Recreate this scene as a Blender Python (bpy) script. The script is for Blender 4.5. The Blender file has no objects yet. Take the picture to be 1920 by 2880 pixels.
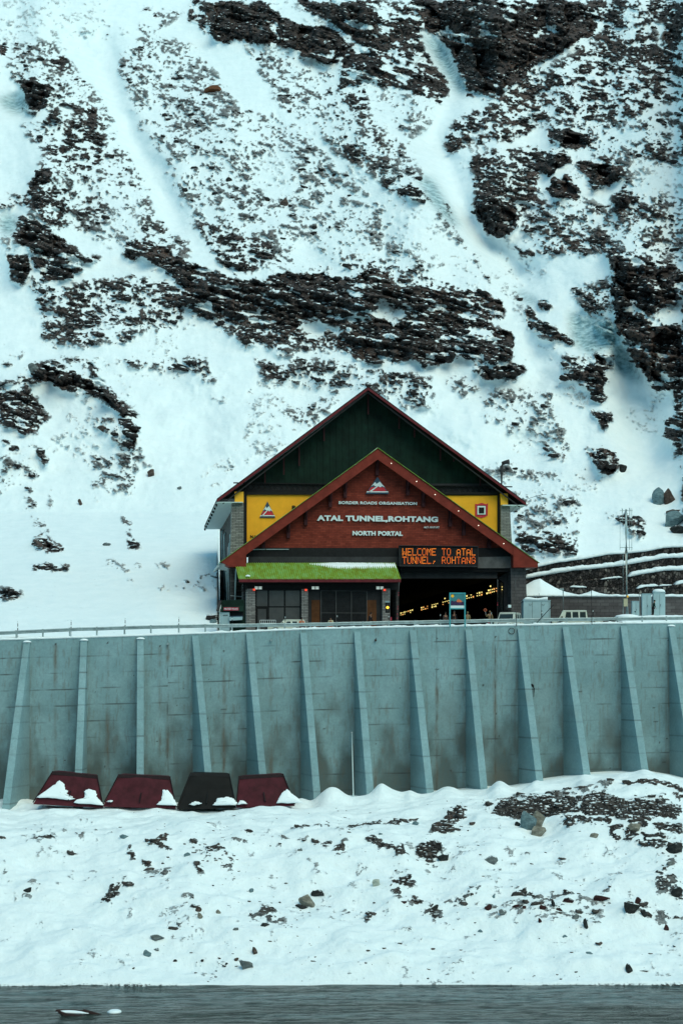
import bpy, bmesh, math, random
import numpy as np
from mathutils import Vector, Matrix, noise as mnoise
random.seed(7); np.random.seed(7)
R = math.radians
scn = bpy.context.scene
col = scn.collection

# ------------------------------------------------------------------ camera, sky, sun, exposure
F, H, CX = 4800.0, 1920.0, 960.0          # focal length and horizon row in photo pixels
cd = bpy.data.cameras.new('camera'); cam = bpy.data.objects.new('camera', cd); col.objects.link(cam)
cd.sensor_fit = 'HORIZONTAL'; cd.sensor_width = 36; cd.lens = 36*F/1920
cd.shift_y = (H-1440)/1920; cd.clip_start = 1; cd.clip_end = 5000
cam.location = (0, 0, 0); cam.rotation_euler = (R(90), 0, 0); scn.camera = cam

SUN_EL, SUN_AZ = R(50), R(148)
w = bpy.data.worlds.new('World'); scn.world = w; w.use_nodes = True
nt = w.node_tree; nt.nodes.clear()
sky = nt.nodes.new('ShaderNodeTexSky'); sky.sky_type = 'NISHITA'; sky.sun_disc = False
sky.sun_elevation = SUN_EL; sky.sun_rotation = SUN_AZ; sky.altitude = 3000; sky.dust_density = 4.0; sky.ozone_density = 1.0
mx = nt.nodes.new('ShaderNodeMix'); mx.data_type = 'RGBA'; mx.blend_type = 'MULTIPLY'; mx.inputs[0].default_value = 1
mx.inputs[7].default_value = (0.89, 1.52, 1.19, 1)      # overcast air: greener and less blue than a clear sky
bg = nt.nodes.new('ShaderNodeBackground'); bg.inputs[1].default_value = 0.132
wo = nt.nodes.new('ShaderNodeOutputWorld')
nt.links.new(sky.outputs[0], mx.inputs[6]); nt.links.new(mx.outputs[2], bg.inputs[0]); nt.links.new(bg.outputs[0], wo.inputs[0])
sl = bpy.data.lights.new('sun', 'SUN'); sl.energy = 1.35; sl.angle = R(50); sl.color = (1.0, 0.91, 0.68)
so = bpy.data.objects.new('sun', sl); col.objects.link(so)
sd = Vector((math.sin(SUN_AZ)*math.cos(SUN_EL), math.cos(SUN_AZ)*math.cos(SUN_EL), math.sin(SUN_EL)))
so.rotation_euler = sd.to_track_quat('Z', 'Y').to_euler(); so.location = (60, -60, 90)
scn.view_settings.view_transform = 'Standard'; scn.view_settings.look = 'None'
scn.view_settings.exposure = 0.5; scn.view_settings.gamma = 1.0
scn.cycles.max_bounces = 5

# ------------------------------------------------------------------ materials
def new_mat(name):
    m = bpy.data.materials.new(name); m.use_nodes = True
    n = m.node_tree; b = n.nodes['Principled BSDF']; return m, n, b
def N(n, t, **kw):
    x = n.nodes.new(t)
    for k, v in kw.items(): setattr(x, k, v)
    return x
def noise(n, scale, detail=4, rough=.6, vec=None, stretch=None, coord='Object'):
    tc = N(n, 'ShaderNodeTexCoord'); src = tc.outputs[coord]
    if stretch:
        mp = N(n, 'ShaderNodeMapping'); mp.inputs['Scale'].default_value = stretch
        n.links.new(src, mp.inputs[0]); src = mp.outputs[0]
    t = N(n, 'ShaderNodeTexNoise'); t.inputs['Scale'].default_value = scale
    t.inputs['Detail'].default_value = detail; t.inputs['Roughness'].default_value = rough
    n.links.new(src, t.inputs['Vector']); return t
def ramp(n, src, stops):
    r = N(n, 'ShaderNodeValToRGB'); e = r.color_ramp.elements
    while len(e) < len(stops): e.new(0.5)
    for i, (p, c) in enumerate(stops):
        e[i].position = p; e[i].color = (c if len(c) == 4 else (*c, 1))
    n.links.new(src, r.inputs[0]); return r
def mixc(n, fac, a, b, mode='MIX'):
    m = N(n, 'ShaderNodeMix', data_type='RGBA', blend_type=mode)
    if isinstance(fac, (int, float)): m.inputs[0].default_value = fac
    else: n.links.new(fac, m.inputs[0])
    for i, s in ((6, a), (7, b)):
        if isinstance(s, tuple): m.inputs[i].default_value = (*s[:3], 1)
        else: n.links.new(s, m.inputs[i])
    return m.outputs[2]
def bump(n, b, h, strength=.3, dist=.05):
    u = N(n, 'ShaderNodeBump'); u.inputs['Strength'].default_value = strength; u.inputs['Distance'].default_value = dist
    n.links.new(h, u.inputs['Height']); n.links.new(u.outputs[0], b.inputs['Normal'])
def mth(n, op, a, b=None, clamp=False):
    m = N(n, 'ShaderNodeMath', operation=op, use_clamp=clamp)
    for i, s in enumerate((a, b)):
        if s is None: continue
        if isinstance(s, (int, float)): m.inputs[i].default_value = s
        else: n.links.new(s, m.inputs[i])
    return m.outputs[0]
def simple(name, c, rough=.6, var=.18, scale=3., metal=0, emit=None, es=1, bmp=0, stretch=None):
    m, n, b = new_mat(name)
    t = noise(n, scale, 5, .65, stretch=stretch)
    lo = tuple(max(0, x*(1-var)) for x in c); hi = tuple(min(1, x*(1+var)) for x in c)
    r = ramp(n, t.outputs[0], [(.3, lo), (.7, hi)]); n.links.new(r.outputs[0], b.inputs['Base Color'])
    b.inputs['Roughness'].default_value = rough; b.inputs['Metallic'].default_value = metal
    if rough > .54: b.inputs['Specular IOR Level'].default_value = .14
    if emit: b.inputs['Emission Color'].default_value = (*emit, 1); b.inputs['Emission Strength'].default_value = es
    if bmp: bump(n, b, t.outputs[0], bmp, .05)
    return m
SNOWC = (.82, .90, .92)
ROCK_D, ROCK_L = (.011, .0095, .0095), (.105, .082, .076)
def snow_mat():
    m, n, b = new_mat('snow')
    t = noise(n, 1.2, 6, .6)
    r = ramp(n, t.outputs[0], [(.3, (.79, .87, .90)), (.7, (.85, .92, .94))]); n.links.new(r.outputs[0], b.inputs['Base Color'])
    b.inputs['Roughness'].default_value = .75; bump(n, b, t.outputs[0], .25, .12); return m
def terrain_mat(name, dark=ROCK_D, light=ROCK_L, brown=(.13, .085, .07), sc=1.0):
    """snow over rock: the mesh carries the cover (rock) and how bare the ground is (bare)"""
    m, n, b = new_mat(name)
    at = N(n, 'ShaderNodeAttribute', attribute_name='rock'); bare = N(n, 'ShaderNodeAttribute', attribute_name='bare'); ice = N(n, 'ShaderNodeAttribute', attribute_name='ice')
    f = noise(n, 4.6*sc, 3, .65, stretch=(.62, .62, 1.5))
    solid = N(n, 'ShaderNodeMapRange'); solid.inputs[1].default_value = .75; solid.inputs[2].default_value = 1.0; solid.inputs[3].default_value = 2.3; solid.inputs[4].default_value = 1.1
    n.links.new(bare.outputs['Fac'], solid.inputs[0])
    k = mth(n, 'ADD', at.outputs['Fac'], mth(n, 'MULTIPLY', mth(n, 'SUBTRACT', f.outputs[0], .5), solid.outputs[0]))
    k = mth(n, 'MULTIPLY', mth(n, 'SUBTRACT', k, .44), 6.0, True)
    k = mth(n, 'MULTIPLY', k, mth(n, 'ADD', mth(n, 'MULTIPLY', bare.outputs['Fac'], .95), .38, True))
    big = noise(n, .07*sc, 4, .6); fine = noise(n, 1.1*sc, 6, .62, stretch=(.7, .7, 1.5))
    wv = noise(n, .5*sc, 3, .6); wadd = N(n, 'ShaderNodeVectorMath', operation='MULTIPLY_ADD'); wadd.inputs[1].default_value = (3, 3, 3); n.links.new(wv.outputs['Color'], wadd.inputs[0])
    tc = N(n, 'ShaderNodeTexCoord'); mp = N(n, 'ShaderNodeMapping'); mp.inputs['Scale'].default_value = (.55, .35, 1.25); mp.inputs['Rotation'].default_value = (0, R(12), 0); n.links.new(tc.outputs['Object'], mp.inputs[0]); n.links.new(mp.outputs[0], wadd.inputs[2])
    v = N(n, 'ShaderNodeTexVoronoi'); v.inputs['Scale'].default_value = .62*sc; n.links.new(wadd.outputs[0], v.inputs['Vector'])
    ve = N(n, 'ShaderNodeTexVoronoi', feature='DISTANCE_TO_EDGE'); ve.inputs['Scale'].default_value = .62*sc; n.links.new(wadd.outputs[0], ve.inputs['Vector'])
    sp = N(n, 'ShaderNodeSeparateColor'); n.links.new(v.outputs['Color'], sp.inputs[0])
    tone = mth(n, 'ADD', mth(n, 'MULTIPLY', fine.outputs[0], .6), mth(n, 'ADD', mth(n, 'MULTIPLY', sp.outputs[0], .3), mth(n, 'MULTIPLY', big.outputs[0], .35)))
    rc = ramp(n, tone, [(.40, dark), (.60, tuple((a+c)/2.0 for a, c in zip(dark, light))), (.80, light)])
    rc1 = mixc(n, ramp(n, ve.outputs[0], [(.0, (.8, .8, .8)), (.07, (0, 0, 0))]).outputs[0], rc.outputs[0], (.008, .009, .009))
    rc2 = mixc(n, ramp(n, big.outputs[0], [(.52, (0, 0, 0)), (.68, (.6, .6, .6))]).outputs[0], rc1, brown)
    sn = noise(n, .5*sc, 6, .6)
    sc_ = ramp(n, sn.outputs[0], [(.3, (.78, .87, .895)), (.7, (.85, .92, .94))])
    icy = mixc(n, ice.outputs['Fac'], sc_.outputs[0], ramp(n, fine.outputs[0], [(.35, (.13, .24, .27)), (.65, (.50, .68, .72))]).outputs[0])
    n.links.new(mixc(n, k, icy, rc2), b.inputs['Base Color'])
    b.inputs['Roughness'].default_value = .72; b.inputs['Specular IOR Level'].default_value = .12
    crack = mth(n, 'MULTIPLY', mth(n, 'MINIMUM', ve.outputs[0], .12), 4.0)
    h = mth(n, 'ADD', mth(n, 'MULTIPLY', mth(n, 'ADD', fine.outputs[0], crack), mth(n, 'ADD', mth(n, 'MULTIPLY', k, .8), .0)), mth(n, 'ADD', mth(n, 'MULTIPLY', k, -.15), mth(n, 'MULTIPLY', sn.outputs[0], .5)))
    bump(n, b, h, .9, .5); return m
def rock_mat(name, c, c2, snowy=.0):
    m, n, b = new_mat(name)
    t = noise(n, 2.2, 8, .72, stretch=(1, 1, 1.8))
    r = ramp(n, t.outputs[0], [(.3, tuple(x*.45 for x in c)), (.5, c), (.7, c2)])
    src = r.outputs[0]
    if snowy > 0:
        g = N(n, 'ShaderNodeNewGeometry'); s = N(n, 'ShaderNodeSeparateXYZ'); n.links.new(g.outputs['Normal'], s.inputs[0])
        t2 = noise(n, 3, 3)
        z = mth(n, 'ADD', s.outputs[2], mth(n, 'MULTIPLY', mth(n, 'SUBTRACT', t2.outputs[0], .5), .6))
        src = mixc(n, mth(n, 'MULTIPLY', mth(n, 'SUBTRACT', z, 1-snowy), 8, True), src, SNOWC)
    n.links.new(src, b.inputs['Base Color']); b.inputs['Roughness'].default_value = .75; b.inputs['Specular IOR Level'].default_value = .15
    bump(n, b, t.outputs[0], .8, .12); return m
def concrete_mat(name='weathered_concrete', g=1.0):
    m, n, b = new_mat(name); S_ = lambda *c: tuple(x*g for x in c)
    st = N(n, 'ShaderNodeAttribute', attribute_name='stain'); ru = N(n, 'ShaderNodeAttribute', attribute_name='rust')
    t = noise(n, .35, 8, .65); t2 = noise(n, 5, 6, .7)
    r = ramp(n, t.outputs[0], [(.3, S_(.175, .30, .325)), (.5, S_(.215, .352, .38)), (.7, S_(.262, .415, .45))])
    c = mixc(n, .35, r.outputs[0], ramp(n, t2.outputs[0], [(.35, (.5, .5, .5)), (.65, (1, 1, 1))]).outputs[0], 'MULTIPLY')
    dm = N(n, 'ShaderNodeAttribute', attribute_name='damp_shade'); c = mixc(n, dm.outputs['Fac'], c, (.065, .088, .085))  # one dark colour for dampness and painted shade low on the wall
    c = mixc(n, ru.outputs['Fac'], c, (.115, .10, .075))
    c = mixc(n, st.outputs['Fac'], c, (.045, .05, .05))
    n.links.new(c, b.inputs['Base Color']); b.inputs['Roughness'].default_value = .8
    bump(n, b, t2.outputs[0], .3, .03); return m
def brick_mat(name, c1, c2, mortar, bw, bh, ms=.02, rough=.8):
    m, n, b = new_mat(name)
    tc = N(n, 'ShaderNodeTexCoord'); s = N(n, 'ShaderNodeSeparateXYZ'); n.links.new(tc.outputs['Object'], s.inputs[0])
    cb = N(n, 'ShaderNodeCombineXYZ'); n.links.new(mth(n, 'ADD', s.outputs[0], s.outputs[1]), cb.inputs[0]); n.links.new(s.outputs[2], cb.inputs[1])
    br = N(n, 'ShaderNodeTexBrick'); br.inputs['Scale'].default_value = 1
    br.inputs['Brick Width'].default_value = bw; br.inputs['Row Height'].default_value = bh; br.inputs['Mortar Size'].default_value = ms
    br.inputs['Color1'].default_value = (*c1, 1); br.inputs['Color2'].default_value = (*c2, 1); br.inputs['Mortar'].default_value = (*mortar, 1)
    n.links.new(cb.outputs[0], br.inputs['Vector'])
    t = noise(n, 1.3, 6, .7)
    c = mixc(n, .6, br.outputs[0], ramp(n, t.outputs[0], [(.3, (.55, .5, .5)), (.7, (1.25, 1.2, 1.2))]).outputs[0], 'MULTIPLY')
    n.links.new(c, b.inputs['Base Color']); b.inputs['Roughness'].default_value = rough; b.inputs['Specular IOR Level'].default_value = .15
    bump(n, b, br.outputs['Fac'], -.6, .03); return m
def gabion_mat():
    m, n, b = new_mat('gabion_stone')
    tc = N(n, 'ShaderNodeTexCoord'); mp = N(n, 'ShaderNodeMapping'); mp.inputs['Scale'].default_value = (1, 1, .75); n.links.new(tc.outputs['Object'], mp.inputs[0])
    v = N(n, 'ShaderNodeTexVoronoi'); v.inputs['Scale'].default_value = 3.6; v.inputs['Randomness'].default_value = 1; n.links.new(mp.outputs[0], v.inputs['Vector'])
    s = N(n, 'ShaderNodeSeparateColor'); n.links.new(v.outputs['Color'], s.inputs[0])
    r = ramp(n, s.outputs[0], [(0, (.02, .02, .02)), (.55, (.05, .045, .045)), (.86, (.10, .085, .08)), (1, (.23, .21, .19))])
    e = N(n, 'ShaderNodeTexVoronoi', feature='DISTANCE_TO_EDGE'); e.inputs['Scale'].default_value = 3.6; n.links.new(mp.outputs[0], e.inputs['Vector'])
    k = ramp(n, e.outputs[0], [(.0, (.12, .12, .12)), (.12, (1, 1, 1))])
    n.links.new(mixc(n, 1.0, r.outputs[0], k.outputs[0], 'MULTIPLY'), b.inputs['Base Color']); b.inputs['Roughness'].default_value = .85; b.inputs['Specular IOR Level'].default_value = .15
    bump(n, b, k.outputs[0], .9, .12); return m
def sheet_roof_mat():
    m, n, b = new_mat('green_sheet_roof')
    t = noise(n, 1.2, 6, .7, stretch=(1.6, .7, .7)); t2 = noise(n, 9, 5, .7, stretch=(3, .5, .5))
    c = ramp(n, t.outputs[0], [(.3, (.17, .19, .018)), (.48, (.20, .32, .03)), (.6, (.22, .42, .12)), (.75, (.33, .28, .02))])
    n.links.new(mixc(n, .6, c.outputs[0], ramp(n, t2.outputs[0], [(.3, (.72, .72, .72)), (.7, (1.25, 1.25, 1.25))]).outputs[0], 'MULTIPLY'), b.inputs['Base Color'])
    b.inputs['Roughness'].default_value = .5; return m
def water_mat():
    m, n, b = new_mat('river_water')
    t = noise(n, 2.6, 5, .75, stretch=(.5, 1.1, 1)); t2 = noise(n, .05, 4, .6, stretch=(.5, 2.5, 1))
    c = ramp(n, t2.outputs[0], [(.38, (.018, .024, .018)), (.5, (.035, .05, .045)), (.62, (.08, .12, .125))])
    sp = ramp(n, t.outputs[0], [(.38, (.1, .1, .1)), (.62, (2.4, 2.4, 2.4))])
    n.links.new(mixc(n, .8, c.outputs[0], sp.outputs[0], 'MULTIPLY'), b.inputs['Base Color'])
    b.inputs['Roughness'].default_value = .10; b.inputs['IOR'].default_value = 1.33; b.inputs['Specular IOR Level'].default_value = .22
    bump(n, b, t.outputs[0], 1.0, .5); return m

M = dict(
 snow=snow_mat(), mountain=terrain_mat('snowy_mountain'), bank=terrain_mat('snowy_bank', (.022, .021, .02), (.10, .09, .082), (.12, .08, .065), 1.8),
 concrete=concrete_mat(), concrete_lit=concrete_mat('lit_buttress_concrete', 1.08), gabion=gabion_mat(), roofg=sheet_roof_mat(), water=water_mat(),  # buttress copy lightened to paint in the light on its upward tilt
 brick=brick_mat('red_brick', (.17, .028, .017), (.26, .047, .028), (.07, .022, .018), .55, .17, .012),
 stone=brick_mat('stacked_stone', (.17, .17, .165), (.30, .30, .29), (.05, .05, .05), .62, .16, .018),
 dstone=brick_mat('dark_block', (.055, .052, .05), (.085, .08, .078), (.025, .024, .024), .7, .3, .02),
 lowstone=brick_mat('grey_block_wall', (.085, .078, .08), (.12, .115, .115), (.045, .045, .045), .9, .32, .02),
 fascia=simple('red_fascia', (.185, .028, .018), .6, .3, 1.2), hanger=simple('dark_hanger', (.05, .014, .017), .6, .3, 2), trim=simple('dark_red_trim', (.13, .02, .025), .55, .3, 2),
 greenwall=simple('dark_green_cladding', (.005, .019, .013), .7, .5, .9), black=simple('black_steel', (.012, .012, .013), .6, .3), 
 dgrey=simple('dark_grey', (.035, .035, .037), .7, .3, 1.5), grey=simple('mid_grey', (.10, .10, .10), .7, .3, 1.5),
 soffit=simple('pale_soffit', (.55, .68, .68), .6, .1), yellow=simple('yellow_board', (.90, .41, .025), .55, .1, .8), amber=simple('amber_square', (1.0, .47, .01), .5, .06),
 white=simple('white_paint', (.72, .75, .74), .45, .08), lett=simple('white_lettering', (.66, .76, .76), .5, .05), steel=simple('galvanised_steel', (.34, .42, .43), .45, .25, 2, metal=.4),
 pale=simple('pale_blue_paint', (.33, .47, .50), .5, .12, 1.5), glass=simple('dark_glass', (.055, .054, .054), .35, .3, .8), dglass=simple('car_glass', (.02, .03, .03), .08, .1),
 brown=simple('brown_panel', (.11, .042, .016), .6, .45, .8), navy=simple('navy_paint', (.01, .045, .085), .5, .1), redp=simple('red_paint', (.52, .01, .025), .5, .1), redsign=simple('red_sign', (.45, .03, .06), .5, .1),
 teal=simple('teal_frame', (.04, .30, .34), .5, .15), orange=simple('orange_paint', (.62, .16, .07), .6, .3, 8), purple=simple('dusk_paint', (.05, .03, .08), .6, .5, 6), tealbg=simple('poster_teal', (.05, .20, .22), .6, .1),
 rusty=simple('maroon_steel', (.062, .010, .016), .6, .4, .9, bmp=.2), rim=simple('dark_maroon_rim', (.02, .010, .012), .6, .3), blacksteel=simple('sooty_steel', (.009, .009, .009), .65, .3, 1),
 rubber=simple('rubber', (.015, .015, .015), .8, .2), asphalt=simple('wet_road', (.045, .048, .05), .6, .35, .8), wood=simple('wet_wood', (.035, .02, .018), .7, .5, 4),
 tunnel=simple('shaded_tunnel_lining', (.006, .014, .011), .9, .3, .6), lampy=simple('yellow_lamp', (.9, .8, .3), .4, .02, emit=(1, .80, .25), es=1.0), lampo=simple('orange_lamp', (.9, .5, .2), .4, .02, emit=(1, .45, .12), es=.8),  # lining near black: the shade inside the bore is put into its colour
 lampw=simple('white_lamp', (.9, .9, .8), .4, .02, emit=(1, .95, .75), es=1.2), led=simple('amber_led', (.3, .08, .01), .4, .02, emit=(1, .13, .004), es=.62), led2=simple('bright_amber_led', (.3, .12, .01), .4, .02, emit=(1, .22, .01), es=.8),
 sigl=simple('amber_signal', (.9, .5, .05), .4, .02, emit=(1, .48, .03), es=1.8), redl=simple('red_lamp', (.5, .03, .02), .4, .02, emit=(1, .08, .03), es=.7), tube=simple('tube_lamp', (.8, .9, .85), .4, .02, emit=(.8, 1, .92), es=.45),
 skin=simple('skin', (.28, .14, .09), .6, .08), hair=simple('black_hair', (.01, .009, .009), .7, .2), khaki=simple('khaki_cloth', (.22, .17, .09), .9, .15, 6), orangec=simple('orange_cloth', (.50, .13, .06), .9, .15, 6),
 redc=simple('red_cloth', (.55, .02, .03), .9, .1, 6), darkc=simple('dark_cloth', (.018, .016, .018), .9, .3, 6), greyc=simple('grey_cloth', (.045, .043, .043), .9, .3, 6), greenc=simple('dark_green_cloth', (.006, .025, .02), .9, .3, 6), cream=simple('cream_cloth', (.45, .42, .28), .9, .1, 6), maroonc=simple('maroon_cloth', (.14, .03, .02), .9, .2, 6),
 carw=simple('old_white_car_paint', (.52, .54, .47), .35, .12, 1.5), carw2=simple('cream_car_paint', (.60, .62, .52), .35, .08, 1.5), chrome=simple('headlight_glass', (.6, .65, .65), .15, .05),
)

# ------------------------------------------------------------------ helpers
class MB:
    def __init__(s): s.v = []; s.f = []
    def add(s, vs, fs):
        o = len(s.v); s.v += [tuple(p) for p in vs]; s.f += [tuple(i+o for i in f) for f in fs]; return s
    def hexa(s, b, t):   # bottom 4, top 4 (counter-clockwise seen from above)
        return s.add(list(b)+list(t), [(3,2,1,0),(4,5,6,7),(0,1,5,4),(1,2,6,5),(2,3,7,6),(3,0,4,7)])
    def box(s, x0, x1, y0, y1, z0, z1):
        return s.hexa([(x0,y0,z0),(x1,y0,z0),(x1,y1,z0),(x0,y1,z0)], [(x0,y0,z1),(x1,y0,z1),(x1,y1,z1),(x0,y1,z1)])
    def prism(s, poly, y0, y1):   # polygon in x,z pushed along y
        n = len(poly); A = sum(poly[i][0]*poly[(i+1)%n][1]-poly[(i+1)%n][0]*poly[i][1] for i in range(n))
        if A < 0: poly = poly[::-1]
        vs = [(x, y0, z) for x, z in poly]+[(x, y1, z) for x, z in poly]
        return s.add(vs, [tuple(range(n)), tuple(range(2*n-1, n-1, -1))]+[((i+1)%n, i, i+n, (i+1)%n+n) for i in range(n)])
    def loft(s, rings, cap=True, closed=True):
        n = len(rings[0]); vs = [p for r in rings for p in r]; fs = []
        for i in range(len(rings)-1):
            for j in range(n if closed else n-1):
                k = (j+1) % n; fs.append((i*n+j, i*n+k, (i+1)*n+k, (i+1)*n+j))
        if cap: fs.append(tuple(range(n-1, -1, -1))); fs.append(tuple((len(rings)-1)*n+j for j in range(n)))
        return s.add(vs, fs)
    def tube(s, pts, r, n=8):
        pts = [Vector(p) for p in pts]; rs = r if isinstance(r, (list, tuple)) else [r]*len(pts); rings = []
        for i, p in enumerate(pts):
            d = (pts[min(i+1, len(pts)-1)]-pts[max(i-1, 0)]).normalized()
            a = d.orthogonal().normalized() if abs(d.z) > .99 or i == 0 else None
            if a is None or i == 0: a = d.cross(Vector((0, 0, 1))) if abs(d.z) < .95 else d.cross(Vector((0, 1, 0)))
            a.normalize(); b = d.cross(a).normalized()
            rings.append([p+(a*math.cos(2*math.pi*k/n)+b*math.sin(2*math.pi*k/n))*rs[i] for k in range(n)])
        return s.loft(rings)
    def cyl(s, c, r, axis, h, n=20):
        c = Vector(c); a = Vector({'x':(1,0,0),'y':(0,1,0),'z':(0,0,1)}[axis]); return s.tube([c-a*h/2, c+a*h/2], r, n)
    def mesh(s, name):
        me = bpy.data.meshes.new(name); me.from_pydata(s.v, [], s.f); me.update(); return me
    def build(s, name, mat, parent=None, smooth=False, bevel=0):
        me = s.mesh(name); me.materials.append(mat)
        if smooth: me.polygons.foreach_set('use_smooth', [True]*len(me.polygons))
        o = bpy.data.objects.new(name, me); col.objects.link(o); o.parent = parent
        if bevel: b = o.modifiers.new('bevel', 'BEVEL'); b.width = bevel; b.segments = 2; b.limit_method = 'ANGLE'
        return o
def tag(o, label=None, cat=None, group=None, kind=None):
    for k, v in (('label', label), ('category', cat), ('group', group), ('kind', kind)):
        if v: o[k] = v
    return o
def thing(name, label, cat, loc, rz=0, group=None):
    o = bpy.data.objects.new(name, None); col.objects.link(o); o.location = loc; o.rotation_euler = (0, 0, rz); o.empty_display_size = .3
    return tag(o, label, cat, group)
def copy_thing(root, loc, label, rz=None):
    r = root.copy(); col.objects.link(r); r.location = loc; r['label'] = label
    if rz is not None: r.rotation_euler = (0, 0, rz)
    for ch in list(root.children):
        c = ch.copy(); col.objects.link(c); c.parent = r
        for g in ch.children: d = g.copy(); col.objects.link(d); d.parent = c
    return r
def at(px, py, D): return Vector(((px-CX)/F*D, D, (H-py)/F*D))      # the point seen at a pixel, at a distance
def itp(x, xs, ys): return float(np.interp(x, xs, ys))
FIG = {}
def text_mb(body, x0, x1, z0, z1, y, thick=.06, bold=.0, mb=None):
    cu = bpy.data.curves.new('t', 'FONT'); cu.body = body; cu.extrude = thick/2; cu.offset = bold; cu.resolution_u = 3; cu.space_character = 1.05
    o = bpy.data.objects.new('t', cu); col.objects.link(o)
    dg = bpy.context.evaluated_depsgraph_get(); me = bpy.data.meshes.new_from_object(o.evaluated_get(dg))
    bpy.data.objects.remove(o); P = np.array([v.co[:] for v in me.vertices])
    a, b = P[:, 0].min(), P[:, 0].max(); c, d = P[:, 1].min(), P[:, 1].max()
    X = x0+(P[:, 0]-a)/(b-a)*(x1-x0); Z = z0+(P[:, 1]-c)/(d-c)*(z1-z0); Y = y-P[:, 2]
    mb = mb or MB(); mb.add(list(zip(X, Y, Z)), [tuple(p.vertices) for p in me.polygons]); bpy.data.meshes.remove(me); return mb

# numpy noise
_lat = {}
def vnoise(x, y, seed=0):
    if seed not in _lat: _lat[seed] = np.random.RandomState(seed+11).rand(256, 256).astype(np.float32)
    L = _lat[seed]; xi = np.floor(x).astype(int); yi = np.floor(y).astype(int); fx = x-xi; fy = y-yi
    fx = fx*fx*(3-2*fx); fy = fy*fy*(3-2*fy); a = xi & 255; b = (xi+1) & 255; c = yi & 255; d = (yi+1) & 255
    return (L[a, c]*(1-fx)+L[b, c]*fx)*(1-fy)+(L[a, d]*(1-fx)+L[b, d]*fx)*fy
def fbm(x, y, s, oct=4, seed=0, gain=.5):
    x = x/s; y = y/s; t = 0; a = 1; w_ = 0
    for o in range(oct):
        t = t+a*vnoise(x+o*17.3, y+o*9.1, seed+o); w_ += a; a *= gain; x = x*2.03; y = y*2.03
    return t/w_-.5
def blur(a, r):
    for ax in (0, 1):
        for _ in range(2):
            p = np.pad(a, [(r+1, r) if i == ax else (0, 0) for i in (0, 1)], mode='edge'); c = np.cumsum(p, axis=ax, dtype=np.float64)
            n = a.shape[ax]; hi = np.take(c, range(2*r+1, 2*r+1+n), axis=ax); lo = np.take(c, range(0, n), axis=ax); a = (hi-lo)/(2*r+1)
    return a
def inpoly(X, Y, poly):
    xs = [p[0] for p in poly]; ys = [p[1] for p in poly]
    m = (X > min(xs)) & (X < max(xs)) & (Y > min(ys)) & (Y < max(ys)); idx = np.nonzero(m); x = X[idx]; y = Y[idx]; c = np.zeros(len(x), bool); n = len(poly)
    for i in range(n):
        x1, y1 = poly[i]; x2, y2 = poly[(i+1) % n]
        if y1 == y2: continue
        c ^= ((y1 > y) != (y2 > y)) & (x < (x2-x1)*(y-y1)/(y2-y1)+x1)
    out = np.zeros(X.shape, bool); out[idx] = c; return out
def grid_object(name, P, mat, attrs, drop=None):
    nr, nc = P.shape[:2]; me = bpy.data.meshes.new(name); me.vertices.add(nr*nc); me.vertices.foreach_set('co', P.reshape(-1).astype(np.float32))
    i = np.arange(nr*nc).reshape(nr, nc); q = np.stack([i[:-1, :-1], i[:-1, 1:], i[1:, 1:], i[1:, :-1]], -1).reshape(-1, 4)
    if drop is not None: q = q[~drop.reshape(-1)]
    me.loops.add(q.size); me.loops.foreach_set('vertex_index', q.reshape(-1).astype(np.int32)); me.polygons.add(len(q))
    me.polygons.foreach_set('loop_start', np.arange(0, q.size, 4, dtype=np.int32)); me.polygons.foreach_set('loop_total', np.full(len(q), 4, np.int32))
    me.polygons.foreach_set('use_smooth', np.ones(len(q), bool)); me.update(calc_edges=True)
    for k, a in attrs.items():
        t = me.attributes.new(k, 'FLOAT', 'POINT'); t.data.foreach_set('value', a.reshape(-1).astype(np.float32))
    me.materials.append(mat); o = bpy.data.objects.new(name, me); col.objects.link(o); return o

# building frame: u along the front, w into the hill, z up from its floor
PSI = R(7); OD = 166.0; OX = (1069-CX)/F*OD; ZG = 4.3
def L(px, py, wv):
    k = (px-CX)/F; c, s = math.cos(PSI), math.sin(PSI)
    u = (k*(OD+wv*c)-OX+wv*s)/(c-k*s); Y = OD+u*s+wv*c
    return u, (H-py)/F*Y-ZG

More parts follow.
